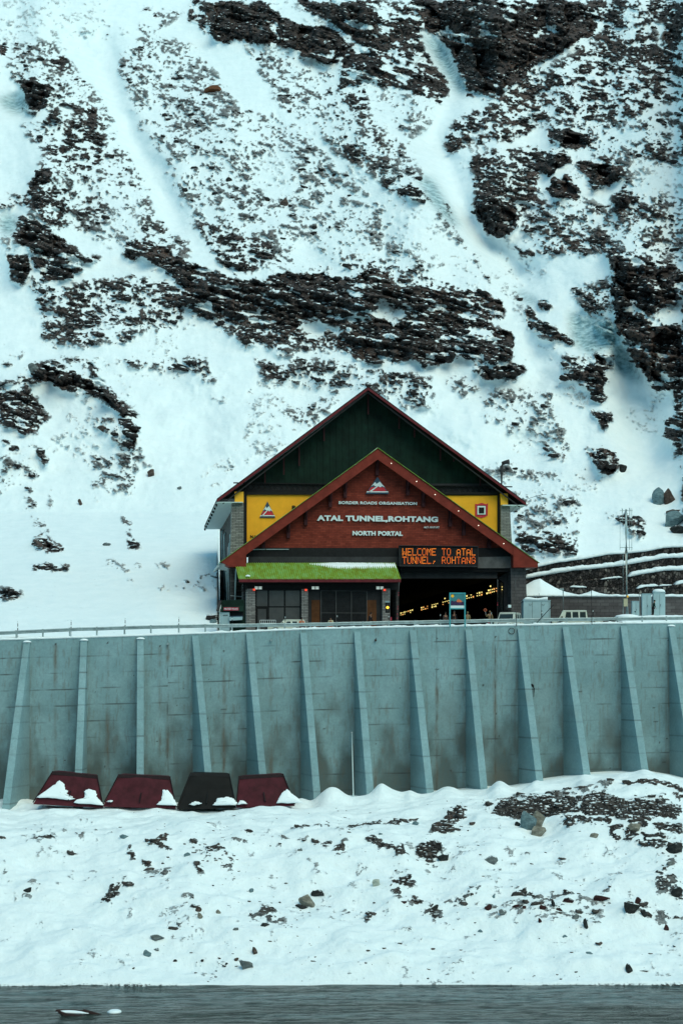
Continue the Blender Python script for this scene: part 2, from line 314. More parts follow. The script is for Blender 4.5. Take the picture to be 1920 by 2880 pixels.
# ------------------------------------------------------------------ mountain (structure)
A_, B_, C_, D_ = (0, 0), (960, 0), (0, 900), (960, 600)
def T(o, pts, k=1568/960): return [(o[0]+x/k, o[1]+y/k) for x, y in pts]
MP = [  # tile, density of bare ground, outline as seen in that tile
 (A_,.06,[(0,0),(500,0),(420,230),(0,180)]),
 (A_,.42,[(90,200),(250,200),(340,300),(430,400),(500,500),(560,650),(660,780),(690,900),(720,1000),(790,1060),(870,1110),(870,1180),(700,1150),(600,1100),(480,1100),(300,1060),(160,1000),(150,830),(200,700),(140,650),(110,580),(210,540),(230,420),(60,380),(20,300)]),
 (A_,.22,[(500,900),(660,900),(640,1080),(480,1080)]),
 (A_,.56,[(250,700),(330,560),(460,560),(480,700),(380,800),(300,800)]),(A_,.58,[(160,870),(290,850),(310,960),(280,1060),(160,1000)]),
 (A_,.93,[(80,370),(150,360),(230,400),(215,470),(150,525),(100,500),(110,430)]),(A_,.97,[(0,210),(45,205),(40,240),(0,255)]),(A_,.95,[(240,265),(300,262),(325,295),(290,310),(250,295)]),
 (A_,.96,[(215,515),(250,500),(295,540),(270,560),(215,545)]),(A_,.95,[(150,810),(185,785),(240,825),(180,850),(165,970),(145,940)]),(A_,.9,[(390,515),(420,505),(445,535),(400,545)]),
 (A_,.9,[(80,990),(130,975),(150,1020),(250,1060),(330,1110),(400,1180),(380,1250),(300,1280),(220,1300),(180,1260),(145,1180),(140,1150),(80,1110)]),
 (A_,.72,[(30,1160),(140,1150),(150,1250),(120,1310),(40,1280)]),(A_,.5,[(140,1260),(240,1300),(230,1350),(170,1360)]),(A_,.25,[(0,1000),(80,1000),(80,1150),(0,1150)]),
 (A_,.5,[(0,880),(150,880),(150,960),(0,960)]),(A_,.8,[(400,1170),(470,1160),(460,1200),(400,1200)]),(A_,.9,[(930,390),(990,385),(1020,420),(980,440),(940,420)]),
 (A_,.88,[(570,1090),(700,1130),(760,1150),(870,1210),(1000,1250),(1100,1290),(1300,1250),(1450,1260),(1568,1270),(1568,1500),(1400,1480),(1330,1530),(1200,1490),(1050,1430),(900,1430),(840,1350),(840,1310),(760,1240),(690,1200),(640,1190),(620,1210),(575,1180)]),
 (A_,.5,[(130,1310),(230,1330),(400,1290),(560,1260),(680,1270),(800,1300),(850,1350),(860,1400),(820,1470),(750,1500),(640,1530),(560,1568),(220,1568),(200,1480),(180,1400)]),
 (A_,.6,[(850,1370),(1000,1400),(1180,1500),(1330,1540),(1200,1568),(1050,1540),(900,1450)]),
 (A_,.36,[(650,20),(850,60),(700,170),(900,190),(980,300),(1040,400),(1100,500),(1250,540),(1380,580),(1500,700),(1568,800),(1568,1240),(1400,1240),(1200,1200),(1000,1130),(900,1060),(880,950),(780,850),(770,740),(640,600),(600,450),(550,340),(560,250),(620,190)]),
 (A_,.0,[(1180,700),(1330,700),(1340,880),(1230,930),(1180,850)]),(A_,.03,[(1330,1110),(1450,1080),(1520,1200),(1400,1240)]),
 (A_,.62,[(900,1020),(1050,1060),(1260,1130),(1250,1200),(1080,1260),(960,1150)]),(A_,.28,[(450,60),(580,140),(480,190),(500,120)]),
 (A_,.96,[(870,50),(900,0),(1230,0),(1290,80),(1400,110),(1568,130),(1568,280),(1500,310),(1390,310),(1360,240),(1290,200),(1200,190),(1130,190),(1050,205),(1000,190),(930,130),(890,95)]),
 (A_,.97,[(1330,0),(1568,0),(1568,110),(1480,80),(1400,40)]),(A_,.05,[(1230,0),(1330,0),(1400,40),(1480,85),(1568,130),(1568,155),(1500,120),(1400,100),(1290,75)]),(A_,.1,[(1220,100),(1270,120),(1290,180),(1230,140)]),
 (A_,.4,[(1110,210),(1380,250),(1568,330),(1568,720),(1400,560),(1280,500),(1230,420),(1300,450),(1180,330)]),(A_,.0,[(1000,200),(1120,200),(1230,400),(1200,520),(1040,400)]),
 (B_,.97,[(0,0),(100,0),(130,60),(150,130),(150,195),(80,190),(0,150)]),(B_,.12,[(0,130),(80,185),(180,200),(250,240),(120,240),(0,200)]),
 (B_,.66,[(100,0),(340,0),(350,60),(370,150),(520,400),(480,470),(380,460),(290,400),(150,400),(0,380),(0,200),(150,200)]),
 (B_,.5,[(0,380),(130,400),(140,560),(90,560),(0,450)]),
 (B_,.95,[(330,0),(1100,0),(1200,60),(1150,150),(1060,190),(960,260),(870,330),(760,430),(600,455),(540,340),(500,270),(470,180),(380,130),(350,80)]),
 (B_,.62,[(1090,0),(1568,0),(1568,110),(1400,110),(1200,100)]),(B_,.9,[(1480,110),(1568,60),(1568,290),(1480,240)]),
 (B_,.53,[(1100,180),(1250,100),(1450,130),(1480,250),(1568,300),(1568,470),(1450,480),(1250,580),(1150,560),(900,560),(830,500),(650,470),(850,350),(1080,220)]),
 (B_,.75,[(1090,290),(1210,290),(1220,460),(1100,480)]),
 (B_,.55,[(470,600),(530,540),(700,480),(830,480),(940,560),(800,640),(520,690),(480,670)]),(B_,.0,[(800,640),(940,590),(950,680),(860,660)]),
 (B_,.60,[(600,720),(750,670),(880,670),(950,680),(900,800),(900,900),(960,940),(850,970),(700,960),(590,940),(600,830)]),
 (B_,.95,[(600,960),(700,920),(840,980),(820,1030),(760,1090),(700,1080),(640,1010),(590,940)]),
 (B_,.45,[(950,560),(1100,560),(1250,580),(1568,480),(1568,1250),(1450,1200),(1210,1170),(1000,1170),(900,1150),(820,1040),(860,980),(980,920),(1120,900),(1250,950),(1300,830),(1100,680),(950,680)]),
 (B_,.0,[(1230,590),(1360,590),(1380,640),(1280,640)]),(B_,.12,[(1300,720),(1568,760),(1568,900),(1350,900)]),
 (B_,.96,[(940,580),(1000,580),(1140,620),(1120,670),(1040,680),(960,670)]),(B_,.96,[(910,760),(960,690),(1040,690),(1070,740),(980,790),(930,830)]),(B_,.96,[(960,810),(1050,810),(1110,880),(1100,910),(950,910),(930,870)]),(B_,.96,[(1060,740),(1220,740),(1290,810),(1250,850),(1170,850),(1100,790)]),
 (B_,.97,[(1240,890),(1330,890),(1350,930),(1270,965)]),(B_,.92,[(790,1130),(900,1150),(840,1185)]),(B_,.96,[(820,530),(880,530),(890,575),(830,580)]),
 (B_,.42,[(0,480),(120,540),(300,660),(340,740),(450,880),(510,960),(590,1180),(560,1150),(480,1050),(380,940),(200,830),(60,750),(0,700)]),(B_,.9,[(10,705),(60,740),(40,745)]),(B_,.8,[(180,825),(330,860),(380,900),(370,930),(240,880)]),(B_,.9,[(470,920),(500,925),(515,965),(480,950)]),(B_,.95,[(540,1090),(570,1085),(590,1175),(545,1130)]),
 (B_,.28,[(150,420),(290,410),(380,470),(440,520),(400,600),(310,660),(200,500)]),
 (B_,.0,[(350,120),(470,180),(600,460),(500,540),(460,620),(530,720),(590,780),(600,950),(680,1060),(740,1095),(800,1160),(840,1190),(920,1170),(1000,1250),(1000,1330),(850,1380),(700,1310),(600,1190),(520,1040),(510,950),(450,850),(330,740),(300,660),(400,600),(440,520),(380,470),(480,460),(520,400),(370,200)]),
 (B_,.02,[(0,720),(200,850),(380,950),(540,1120),(700,1310),(600,1320),(500,1330),(400,1200),(200,1040),(100,880),(0,790)]),
 (B_,.30,[(0,780),(150,870),(230,1030),(180,1160),(0,1120)]),(B_,.3,[(230,1080),(330,1160),(430,1220),(400,1260),(200,1160)]),(B_,.5,[(0,1160),(350,1220),(480,1290),(620,1340),(740,1370),(760,1400),(500,1380),(0,1300)]),(B_,.6,[(600,1170),(650,1180),(640,1250),(700,1300),(640,1270)]),
 (D_,.87,[(0,290),(170,290),(250,330),(330,330),(440,360),(620,350),(750,390),(760,460),(740,520),(790,580),(790,680),(700,690),(600,690),(550,660),(480,690),(380,700),(330,660),(200,690),(100,680),(0,630)]),
 (D_,.12,[(140,410),(220,400),(250,440),(320,430),(300,480),(240,515),(200,480),(150,470)]),(D_,.0,[(590,510),(690,520),(680,560),(590,540)]),(D_,.1,[(0,345),(80,370),(120,400),(50,390)]),(D_,.1,[(620,470),(740,480),(720,560),(700,500)]),
 (D_,.92,[(650,700),(790,700),(850,730),(790,760),(660,745)]),(D_,.85,[(590,705),(640,720),(640,740),(600,730)]),
 (D_,.46,[(0,690),(400,740),(420,830),(300,870),(0,800)]),(D_,.4,[(480,750),(640,790),(590,850),(500,810)]),(D_,.36,[(650,860),(700,800),(960,800),(980,900),(1040,1050),(1040,1140),(960,1100),(870,1010),(780,1010),(750,960),(650,950)]),(D_,.3,[(180,830),(420,850),(440,890),(300,880)]),
 (D_,.78,[(840,420),(960,510),(1060,580),(1040,600),(930,560),(860,520)]),(D_,.4,[(770,340),(860,340),(870,420),(800,390)]),(D_,1.,[(900,405),(970,410),(965,440),(900,435)]),(D_,.45,[(880,590),(1000,630),(950,640)]),
 (D_,.30,[(1040,450),(1200,480),(1250,620),(1130,650),(1060,590)]),(D_,.7,[(1010,650),(1130,660),(1200,720),(1200,850),(1180,870),(1080,790),(1010,770)]),(D_,1.,[(1160,645),(1240,650),(1245,715),(1170,700)]),
 (D_,1.,[(1130,900),(1220,900),(1230,960),(1200,990)]),(D_,.95,[(1120,1080),(1260,1090),(1250,1150),(1220,1215),(1190,1200),(1140,1120)]),
 (D_,.45,[(1050,350),(1230,300),(1240,500),(1200,580),(1150,480),(1060,400)]),(D_,.85,[(1160,500),(1250,470),(1260,600),(1200,580)]),
 (D_,.95,[(1200,170),(1350,190),(1500,240),(1568,260),(1568,320),(1500,330),(1568,340),(1540,430),(1430,470),(1568,530),(1568,720),(1520,800),(1450,815),(1400,780),(1340,660),(1290,600),(1260,490),(1240,400),(1240,280)]),
 (D_,.25,[(1270,440),(1340,415),(1400,460),(1500,420),(1568,400),(1568,510),(1420,515),(1400,480)]),
 (D_,.85,[(1530,720),(1568,700),(1568,1080),(1510,1060),(1465,1030),(1480,960),(1520,940),(1530,860)]),(D_,.6,[(1520,1080),(1568,1080),(1568,1200)]),
 (D_,.62,[(1210,1380),(1300,1385),(1390,1400),(1400,1450),(1370,1490),(1330,1460),(1300,1420)]),
 (D_,.33,[(780,1290),(930,1300),(1080,1290),(1110,1340),(1080,1500),(1090,1568),(830,1568),(790,1480),(780,1400)]),(D_,.6,[(790,1460),(1080,1480),(1100,1568),(840,1568)]),(D_,.45,[(640,1160),(900,1170),(1040,1190),(890,1230),(700,1190)]),
 (C_,.48,[(200,0),(890,20),(820,30),(540,95),(270,130),(200,110)]),(C_,.5,[(970,0),(1568,60),(1568,150),(1320,160),(1100,110),(1000,50)]),
 (C_,.35,[(40,150),(110,150),(80,175)]),(C_,.72,[(110,210),(170,180),(300,170),(400,190),(480,260),(520,330),(640,430),(570,450),(480,370),(460,350),(370,330),(310,310),(240,300),(250,270),(150,290),(60,280),(0,330),(0,290),(120,240)]),
 (C_,.98,[(120,210),(170,190),(250,215),(350,250),(450,300),(530,350),(630,430),(570,455),(490,380),(440,330),(370,310),(320,285),(260,300),(240,270),(150,240)]),(C_,.2,[(200,180),(380,190),(460,270),(380,250),(260,210)]),
 (C_,.72,[(0,330),(130,290),(160,370),(190,400),(230,450),(200,500),(160,535),(60,500),(0,470)]),(C_,1.,[(0,540),(80,580),(80,600),(0,570)]),(C_,.85,[(150,590),(210,640),(200,660),(150,620)]),
 (C_,.45,[(0,600),(60,640),(180,700),(150,730),(60,700),(40,760),(0,800)]),(C_,.45,[(100,770),(150,780),(160,900),(220,920),(240,970),(200,980),(140,900)]),(C_,.97,[(150,1000),(190,970),(250,1020),(295,1045),(260,1065),(160,1050)]),
 (C_,.42,[(430,420),(560,440),(630,500),(650,600),(690,660),(620,640),(620,800),(540,800),(430,750),(480,690),(400,680),(420,640),(560,620),(520,540),(460,480)]),(C_,.78,[(550,450),(620,470),(630,600),(590,600)]),
 (C_,.65,[(540,890),(600,930),(590,1000),(650,1050),(560,1040),(570,960)]),(C_,.9,[(570,1025),(640,1040),(645,1062),(580,1055)]),(C_,.9,[(140,1115),(320,1125),(300,1145),(150,1145)]),(C_,.9,[(0,1225),(90,1235),(90,1252),(0,1248)]),(C_,.9,[(0,1258),(60,1258),(50,1275),(0,1272)]),
 (C_,.47,[(550,170),(940,170),(1000,285),(860,250),(600,220)]),(C_,.5,[(1160,180),(1568,190),(1568,330),(1300,300),(1200,270)]),(C_,.4,[(1300,410),(1568,330),(1500,430),(1420,490),(1300,450)]),(C_,.18,[(920,340),(1040,360),(1030,385)]),
 (C_,.25,[(580,1180),(670,1205),(620,1215)]),(C_,.3,[(700,1240),(900,1180),(1005,1160),(1005,1250),(870,1230)]),(C_,.25,[(450,1110),(650,1120),(640,1150),(500,1145)]),(C_,.6,[(720,1122),(790,1132),(750,1140)]),(C_,.95,[(915,1355),(1010,1348),(1010,1370),(960,1370)]),(C_,.35,[(230,780),(260,900),(230,860)]),(C_,.6,[(0,180),(60,200),(0,230)]),
]
ICE = [(A_,[(0,440),(110,440),(160,520),(60,520),(0,480)]),(A_,[(0,980),(80,990),(70,1080),(0,1070)]),(B_,[(340,800),(420,820),(520,1000),(560,1040),(500,1030),(400,920)]),(D_,[(1040,450),(1250,480),(1300,600),(1400,790),(1260,720),(1240,620),(1130,650),(1060,590)]),(D_,[(780,340),(900,400),(890,430),(820,390)]),(B_,[(370,150),(470,190),(590,420),(540,440),(420,250)])]

STEP = 2.7
pxs = np.arange(-420, 2340, STEP); pys = np.arange(1815, -130, -STEP)
PX, PY = np.meshgrid(pxs, pys)
def density(PX, PY, polys, warp=9, rad=1):
    wx = PX+fbm(PX, PY, 60, 4, 3)*warp*2.6+fbm(PX, PY, 12, 2, 5)*warp; wy = PY+fbm(PX, PY, 60, 4, 7)*warp*2.2+fbm(PX, PY, 12, 2, 9)*warp
    d = np.zeros(PX.shape)
    for o, v, p in polys: d[inpoly(wx, wy, T(o, p))] = v
    return blur(d, rad)
def rank(a):
    o = np.empty(a.size); o[np.argsort(a, axis=None)] = np.linspace(0, 1, a.size); return o.reshape(a.shape)
# outside the photographed strip the same kind of slope goes on
polys = [((0, 0), .45, [(-700, 100), (-20, 100), (-20, 1000), (-700, 1100)]), ((0, 0), .8, [(1925*1.6333, 0), (2800*1.6333, 0), (2800*1.6333, 1300*1.6333), (1925*1.6333, 1500*1.6333)])]+MP
dens = density(PX, PY, polys, 13)
clf = np.clip((blur(dens, 2)-.88)/.05, 0, 1); dens = np.where(dens < .45, dens*.92, dens*.97); dens = np.maximum(dens, .045*np.clip(fbm(PX, PY, 150, 3, 201)*5-.1, 0, 1)*np.clip((1600-PY)/400, .25, 1)); dens = dens*(1+.55*fbm(PX, PY, 70, 3, 205))
dens = np.where(dens > .8, .8+(dens-.8)*.62, dens); dens = dens+clf*.04
ang = R(14); al = PX*math.cos(ang)+PY*math.sin(ang); ac = -PX*math.sin(ang)+PY*math.cos(ang)
fine = fbm(al/1.6, ac, 4.2, 2, 21); med = fbm(al/2.1, ac, 10, 3, 31); lrg = fbm(al/1.8, ac, 46, 4, 41)
strk = fbm(al/4.5, ac+6*fbm(PX, PY, 50, 2, 45), 8.5, 2, 43); crag = fbm(al/1.6, ac, 30, 4, 47)
prd = 24+6*fbm(PX, PY, 200, 2, 211); tt = (ac+40*fbm(al/2.2, ac, 90, 3, 213)+9*fbm(PX, PY, 22, 3, 215))/24+fbm(al/3, ac, 160, 2, 217)*2; saw = tt-np.floor(tt)
ledge = np.exp(-(saw/.17)**2); keep = np.clip(fbm(al/2.5, ac, 40, 3, 219)*4+.55, 0, 1)
n1 = rank(fine*.62+med*.6+lrg*.42); n2 = rank(strk*(.42-.3*clf)+med*(.30+.1*clf)+crag*(.42+.2*clf)-.16*ledge*keep*(1-.7*clf)+fine*.12)
ww = np.clip((dens-.5)/.22, 0, 1); nz = n1*(1-ww)+n2*ww
rock = np.clip(.5+(nz-(1-dens))*(2.0+1.4*ww), 0, 1)*(dens > .015)
bare = np.clip(blur(dens, 3)*1.25+(rock > .95)*.1, 0, 1)
ice = blur(sum(inpoly(PX, PY, T(o, p)) for o, p in ICE).astype(float), 4)
rock = rock*(1-.75*np.clip(ice, 0, 1))
def facets(x, y, s, seed):
    # angular blocks: every cell has its own offset and tilt
    x = x/s; y = y/s; xi = np.floor(x).astype(int); yi = np.floor(y).astype(int); rs = np.random.RandomState(seed); T_ = rs.rand(5, 128, 128); best = np.full(x.shape, 9.); out = np.zeros(x.shape)
    for i in (-1, 0, 1):
        for j in (-1, 0, 1):
            a = (xi+i) & 127; b = (yi+j) & 127; dx = x-(xi+i+T_[0, a, b]); dy = y-(yi+j+T_[1, a, b]); d = dx*dx+dy*dy
            v = (T_[2, a, b]-.5)*1.3+(T_[3, a, b]-.5)*2.2*dx+(T_[4, a, b]-.7)*2.6*dy; m_ = d < best; best = np.where(m_, d, best); out = np.where(m_, v, out)
    return out
facet = facets(al/1.7+6*fbm(PX, PY, 30, 2, 241), ac+6*fbm(PX, PY, 30, 2, 243), 26, 5)*1.9+facets(al/1.5, ac, 11, 6)*.7
facetL = facets(al/.9+14*fbm(PX, PY, 60, 2, 245), ac/1.5+14*fbm(PX, PY, 60, 2, 247), 44, 9)*4.2
# distance of the slope at every direction, integrated upwards from its foot at the road
D0 = np.interp(pxs, [-420, 1490, 1570, 2340], [192, 192, 189, 189])
DD = np.zeros(PX.shape); d = D0.copy(); sld = blur(dens, 14)
for i, py in enumerate(pys):
    th = 25+13*np.clip((1500-py)/300, 0, 1)+np.clip(sld[i]-.5, 0, 1)*26
    d = d+STEP*d/np.maximum(F*np.tan(np.radians(th))-(H-py), 900); DD[i] = d
DD = blur(DD, 8)
left = 1-np.clip((PX-611)/6, 0, 1); left = left*left*(3-2*left); low_ = np.clip((PY-1440)/350, 0, 1)**1.15
DD = DD-left*low_*(DD-154.5-3*np.clip((PX-440)/120, 0, 1))*.985
up = np.clip((1790-PY)/60, 0, 1)
DD += up*(fbm(PX, PY, 420, 3, 51)*26*np.clip((1500-PY)/700, .12, 1) + fbm(al/1.6, ac, 110, 3, 61)*7*np.clip((1650-PY)/500, .15, 1))
DD -= up*(sld*5 + blur(dens, 5)*1.6 + blur(rock, 2)*.55 + rock*(fine*2.0+med*3.0+.2)*(1-.6*np.clip((dens-.6)/.15, 0, 1)) + np.clip(dens-.45, 0, .35)*2.2*facet*(1-.5*clf) + clf*facetL + np.clip(dens-.5, 0, .35)*2.6*(np.abs(crag)*-8+(np.clip(saw/.2, 0, 1)*(1.15-saw))*2.6*(.4+keep)) )
GUL = [(A_,[(250,150),(520,150),(560,450),(640,640),(760,780),(860,1080),(800,1060),(680,860),(560,620),(430,380)]),(B_,[(380,200),(470,260),(560,440),(480,600),(520,720),(600,950),(740,1110),(900,1250),(850,1340),(700,1250),(540,1000),(420,760),(350,640),(440,500)]),(D_,[(1250,650),(1350,700),(1480,850),(1480,1000),(1440,1200),(1300,1040),(1250,880)])]
DD += up*blur(sum(inpoly(PX, PY, T(o, p)) for o, p in GUL).astype(float), 9)*7
DD += up*fbm(PX, PY, 26, 3, 221)*.9*np.clip((1700-PY)/400, .3, 1)
DD += up*ice*2.0
MT = np.stack([(PX-CX)/F*DD, DD, (H-PY)/F*DD], -1)
def mountain_D(px, py):
    j = int(round((px-pxs[0])/STEP)); i = int(round((pys[0]-py)/STEP)); return float(DD[max(0, min(i, DD.shape[0]-1)), max(0, min(j, DD.shape[1]-1))])
# the tunnel bore goes through the hill: leave the hill open where the bore is
cP = (MT[:-1, :-1]+MT[1:, 1:])/2; rx = cP[..., 0]-OX; ry = cP[..., 1]-OD
cu_ = rx*math.cos(PSI)+ry*math.sin(PSI); cw_ = -rx*math.sin(PSI)+ry*math.cos(PSI)
uL_, uR_ = L(1090, 1700, 3)[0]-1, L(1425, 1645, 4)[0]+.8
drop = (cu_ > uL_) & (cu_ < uR_) & (cP[..., 2] < 14.5) & (cw_ > 0)
mo = tag(grid_object('mountain', MT, M['mountain'], dict(rock=rock, bare=bare, ice=ice), drop), kind='structure')

# ------------------------------------------------------------------ retaining wall line
def Dw(px): return itp(px, [-420, 0, 470, 1920, 2340], [147.2, 149, 150, 157, 159.2])
TOPX = [-420, 0, 100, 236, 400, 620, 860, 1060, 1240, 1500, 1700, 1920, 2340]; TOPY = [1814, 1801, 1798, 1794, 1789, 1781, 1771, 1766, 1763, 1759, 1755, 1753, 1750]
def wall_top(px): return itp(px, TOPX, TOPY)
def road_z(px): return itp(px, [-500, 0, 850, 1300, 1600, 1920, 2340], [3.1, 3.4, 4.3, 4.85, 5.0, 5.2, 5.3])

# ------------------------------------------------------------------ river bank (structure)
EB, FB = (0, 2200), (960, 2200)
BP = [
 (EB,.62,[(0,265),(70,262),(30,280)]),(EB,.66,[(140,265),(200,262),(270,252),(260,265),(180,282)]),(EB,.6,[(330,255),(410,243),(380,258)]),(EB,.5,[(280,232),(330,234),(300,240)]),(EB,.6,[(420,232),(480,228),(440,240)]),(EB,.55,[(500,234),(540,238),(520,242)]),
 (EB,.8,[(675,272),(770,268),(775,310),(790,330),(740,328),(700,300)]),(EB,.85,[(580,315),(600,320),(625,385),(600,375)]),(EB,.5,[(650,360),(700,370),(690,405),(655,405)]),(EB,.78,[(870,288),(960,290),(950,305),(880,305)]),
 (EB,.82,[(905,330),(960,315),(1040,320),(1040,355),(950,370)]),(EB,.4,[(880,310),(1080,360),(1060,400),(960,390)]),(EB,.82,[(870,395),(910,400),(935,440),(910,452),(885,430)]),(EB,.35,[(700,400),(790,410),(780,450),(720,445)]),
 (EB,.8,[(460,505),(500,505),(510,470),(560,470),(545,525),(520,545),(470,545)]),(EB,.85,[(570,455),(605,455),(595,500),(570,500)]),(EB,.7,[(510,440),(528,448),(515,465)]),(EB,.35,[(450,545),(540,550),(500,575)]),
 (EB,.45,[(1060,405),(1075,410),(1080,465),(1062,440)]),(EB,.2,[(735,450),(770,450),(760,520),(750,575),(740,540)]),(EB,.32,[(830,560),(940,555),(950,640),(840,610)]),(EB,.5,[(1180,590),(1270,575),(1270,620),(1200,620)]),(EB,.35,[(1130,620),(1290,620),(1330,680),(1140,670)]),
 (EB,.3,[(20,380),(40,390),(45,460),(30,455)]),(EB,.22,[(60,480),(170,450),(160,520),(70,530)]),(EB,.5,[(1100,240),(1160,235),(1140,250)]),(EB,.62,[(1235,245),(1330,240),(1330,255)]),(EB,.7,[(1330,205),(1430,210),(1390,222)]),(EB,.6,[(1345,250),(1430,252),(1400,260)]),(EB,.55,[(1440,215),(1540,205),(1500,225)]),(EB,.6,[(1000,275),(1250,270),(1100,292)]),(EB,.5,[(1260,270),(1330,270),(1300,285)]),(EB,.6,[(1040,275),(1080,280),(1050,298)]),(EB,.6,[(1400,300),(1460,270),(1480,278)]),(EB,.8,[(1460,285),(1540,282),(1510,305)]),(EB,.8,[(1540,310),(1568,300),(1568,350),(1540,340)]),(EB,.3,[(1400,360),(1500,400),(1460,410)]),(EB,.3,[(1460,620),(1568,630),(1500,645)]),
 (FB,.25,[(620,100),(900,30),(1250,10),(1250,60),(1040,90),(720,110)]),(FB,.55,[(620,105),(700,100),(690,140),(640,125)]),
 (FB,.94,[(720,105),(760,88),(860,80),(1000,90),(1050,75),(1250,60),(1260,90),(1350,95),(1568,115),(1568,150),(1420,172),(1250,160),(1000,145),(800,145),(700,148)]),(FB,.55,[(860,50),(1000,50),(1000,85),(860,85)]),
 (FB,.85,[(1300,14),(1568,25),(1568,65),(1450,40),(1300,22)]),(FB,.9,[(1015,20),(1060,15),(1040,38)]),(FB,.4,[(1260,85),(1568,60),(1568,110),(1350,95)]),
 (FB,.78,[(500,150),(560,112),(590,130),(570,175),(520,185),(520,245),(410,240),(440,190)]),(FB,.75,[(230,190),(280,180),(270,225),(235,215)]),(FB,.6,[(10,200),(150,180),(380,158),(300,180),(180,190),(150,225),(200,205),(60,210)]),(FB,.5,[(300,250),(360,262),(320,275)]),
 (FB,.8,[(110,280),(150,268),(200,300),(280,300),(315,355),(270,360),(240,325),(170,310)]),(FB,.88,[(345,320),(400,295),(460,310),(440,350),(400,375),(350,345)]),(FB,.35,[(370,370),(470,370),(400,400)]),(FB,.45,[(270,370),(330,365),(290,405)]),(FB,.6,[(0,290),(40,292),(30,330),(0,325)]),(FB,.25,[(0,330),(60,330),(40,370)]),
 (FB,.62,[(730,318),(790,310),(760,328)]),(FB,.6,[(790,302),(870,318),(860,328)]),(FB,.6,[(560,335),(610,338),(590,350)]),(FB,.35,[(760,365),(830,345),(800,365)]),
 (FB,.5,[(940,150),(1250,180),(1230,210),(1040,200)]),(FB,.72,[(1210,185),(1240,210),(1400,245),(1460,230),(1480,290),(1400,310),(1330,270),(1240,260)]),(FB,.6,[(1200,180),(1300,170),(1568,190),(1568,240),(1400,225)]),(FB,.78,[(1470,200),(1568,210),(1568,245),(1480,230)]),(FB,.45,[(1400,300),(1490,290),(1480,340),(1430,335)]),(FB,.85,[(1490,310),(1568,275),(1568,350),(1510,335)]),
 (FB,.85,[(1450,475),(1490,470),(1568,495),(1568,542),(1510,535),(1460,510)]),(FB,.35,[(1400,490),(1568,470),(1568,560),(1450,545)]),(FB,.3,[(1470,350),(1568,360),(1530,470),(1480,440)]),
 (FB,.72,[(225,480),(300,440),(345,480),(300,505),(240,500)]),(FB,.45,[(200,495),(280,510),(450,560),(480,600),(380,590),(260,550)]),(FB,.62,[(360,510),(440,530),(480,560),(560,545),(620,520),(560,530),(480,545)]),(FB,.4,[(480,560),(620,500),(700,480),(640,520),(560,560)]),
 (FB,.75,[(780,512),(930,540),(920,552),(850,552)]),(FB,.3,[(700,480),(800,500),(860,520),(800,520)]),(FB,.5,[(960,530),(1060,530),(1060,560),(980,560)]),(FB,.55,[(1150,535),(1240,520),(1230,545)]),(FB,.5,[(350,590),(420,600),(540,640),(440,640)]),
 (FB,.4,[(100,570),(150,570),(140,660),(110,640)]),(FB,.22,[(0,560),(100,570),(90,620),(0,650)]),(FB,.4,[(960,650),(1060,655),(1050,700),(960,690)]),(FB,.22,[(600,560),(1200,560),(1200,700),(700,640)]),(FB,.3,[(1340,600),(1568,600),(1568,640),(1400,650)]),(FB,.55,[(1290,600),(1410,590),(1400,640),(1340,620)]),(FB,.25,[(730,580),(850,590),(830,660),(740,640)]),
]
ks_D = np.array([104., 110.6, 111., 112.2, 121, 131.5, 138.5, 145, 149, 165])
bpx = np.arange(-420, 2340, STEP); bD = np.concatenate([np.arange(106, 111.6, .25), np.arange(111.6, 153, .14), [155, 165]])
SNX = [-420, 0, 100, 500, 850, 1000, 1200, 1365, 1440, 1520, 1640, 1720, 1815, 1920, 2340]; SNY = [2262, 2262, 2262, 2266, 2260, 2250, 2242, 2228, 2226, 2207, 2190, 2186, 2185, 2203, 2220]
EDX = [-420, 0, 300, 370, 580, 700, 960, 1100, 1400, 1920, 2340]; EDY = [2778, 2774, 2770, 2769, 2777, 2780, 2775, 2774, 2772, 2768, 2768]
ZR = -(2776-H)/F*111
def bank_z(px, D):
    px = np.asarray(px, float); D = np.asarray(D, float); rt = np.clip((px-1150)/450, 0, 1)
    zs = -(np.interp(px, SNX, SNY)-H)/F*146.0                     # at the foot of the wall
    z1 = -(2350-10*rt+6*np.sin(px/170)-H)/F*131.5; z2 = -(2560-H)/F*121; z0 = -(np.interp(px, EDX, EDY)-1.2-H)/F*111.3
    zt = zs-.28*rt-.0
    out = np.where(D >= 146, zs, np.where(D >= 131.5, zs+(z1-zs)*np.clip((146-D)/14.5, 0, 1)**(1.0+.15*rt), np.where(D >= 121, z1+(z2-z1)*(131.5-D)/10.5, z2+(z0-z2)*np.clip((121-D)/9.7, 0, 1))))
    out = np.where(D < 111.3, z0-(111.3-D)*4.0, out)
    for c, wd, h, k in ((932, 25, 1.15, 1), (905, 18, .45, 1), (958, 14, .35, 1), (1068, 22, 1.15, 1), (1092, 30, .65, 1), (1122, 16, .3, 1), (1153, 8, 1.0, 1), (1262, 20, .7, 1), (1240, 12, .45, 1), (1283, 10, .3, 1), (1397, 16, .9, 1), (1416, 18, .6, 1), (1505, 14, .55, 1), (1640, 14, .5, 1), (1810, 16, .3, 1), (845, 14, .6, 1), (60, 40, .35, 1), (35, 60, .3, 1)):
        out = out+h*np.exp(-np.abs((px-c)/wd)**1.7)*np.exp(-((D-147.5)/2.3)**2)
    return out
BX, BD = np.meshgrid(bpx, bD)
BZ = bank_z(BX, BD)
BZ = np.where(BD > 112.5, (lambda b: b)(blur(BZ, 4)), BZ)
BPY = H-BZ/BD*F
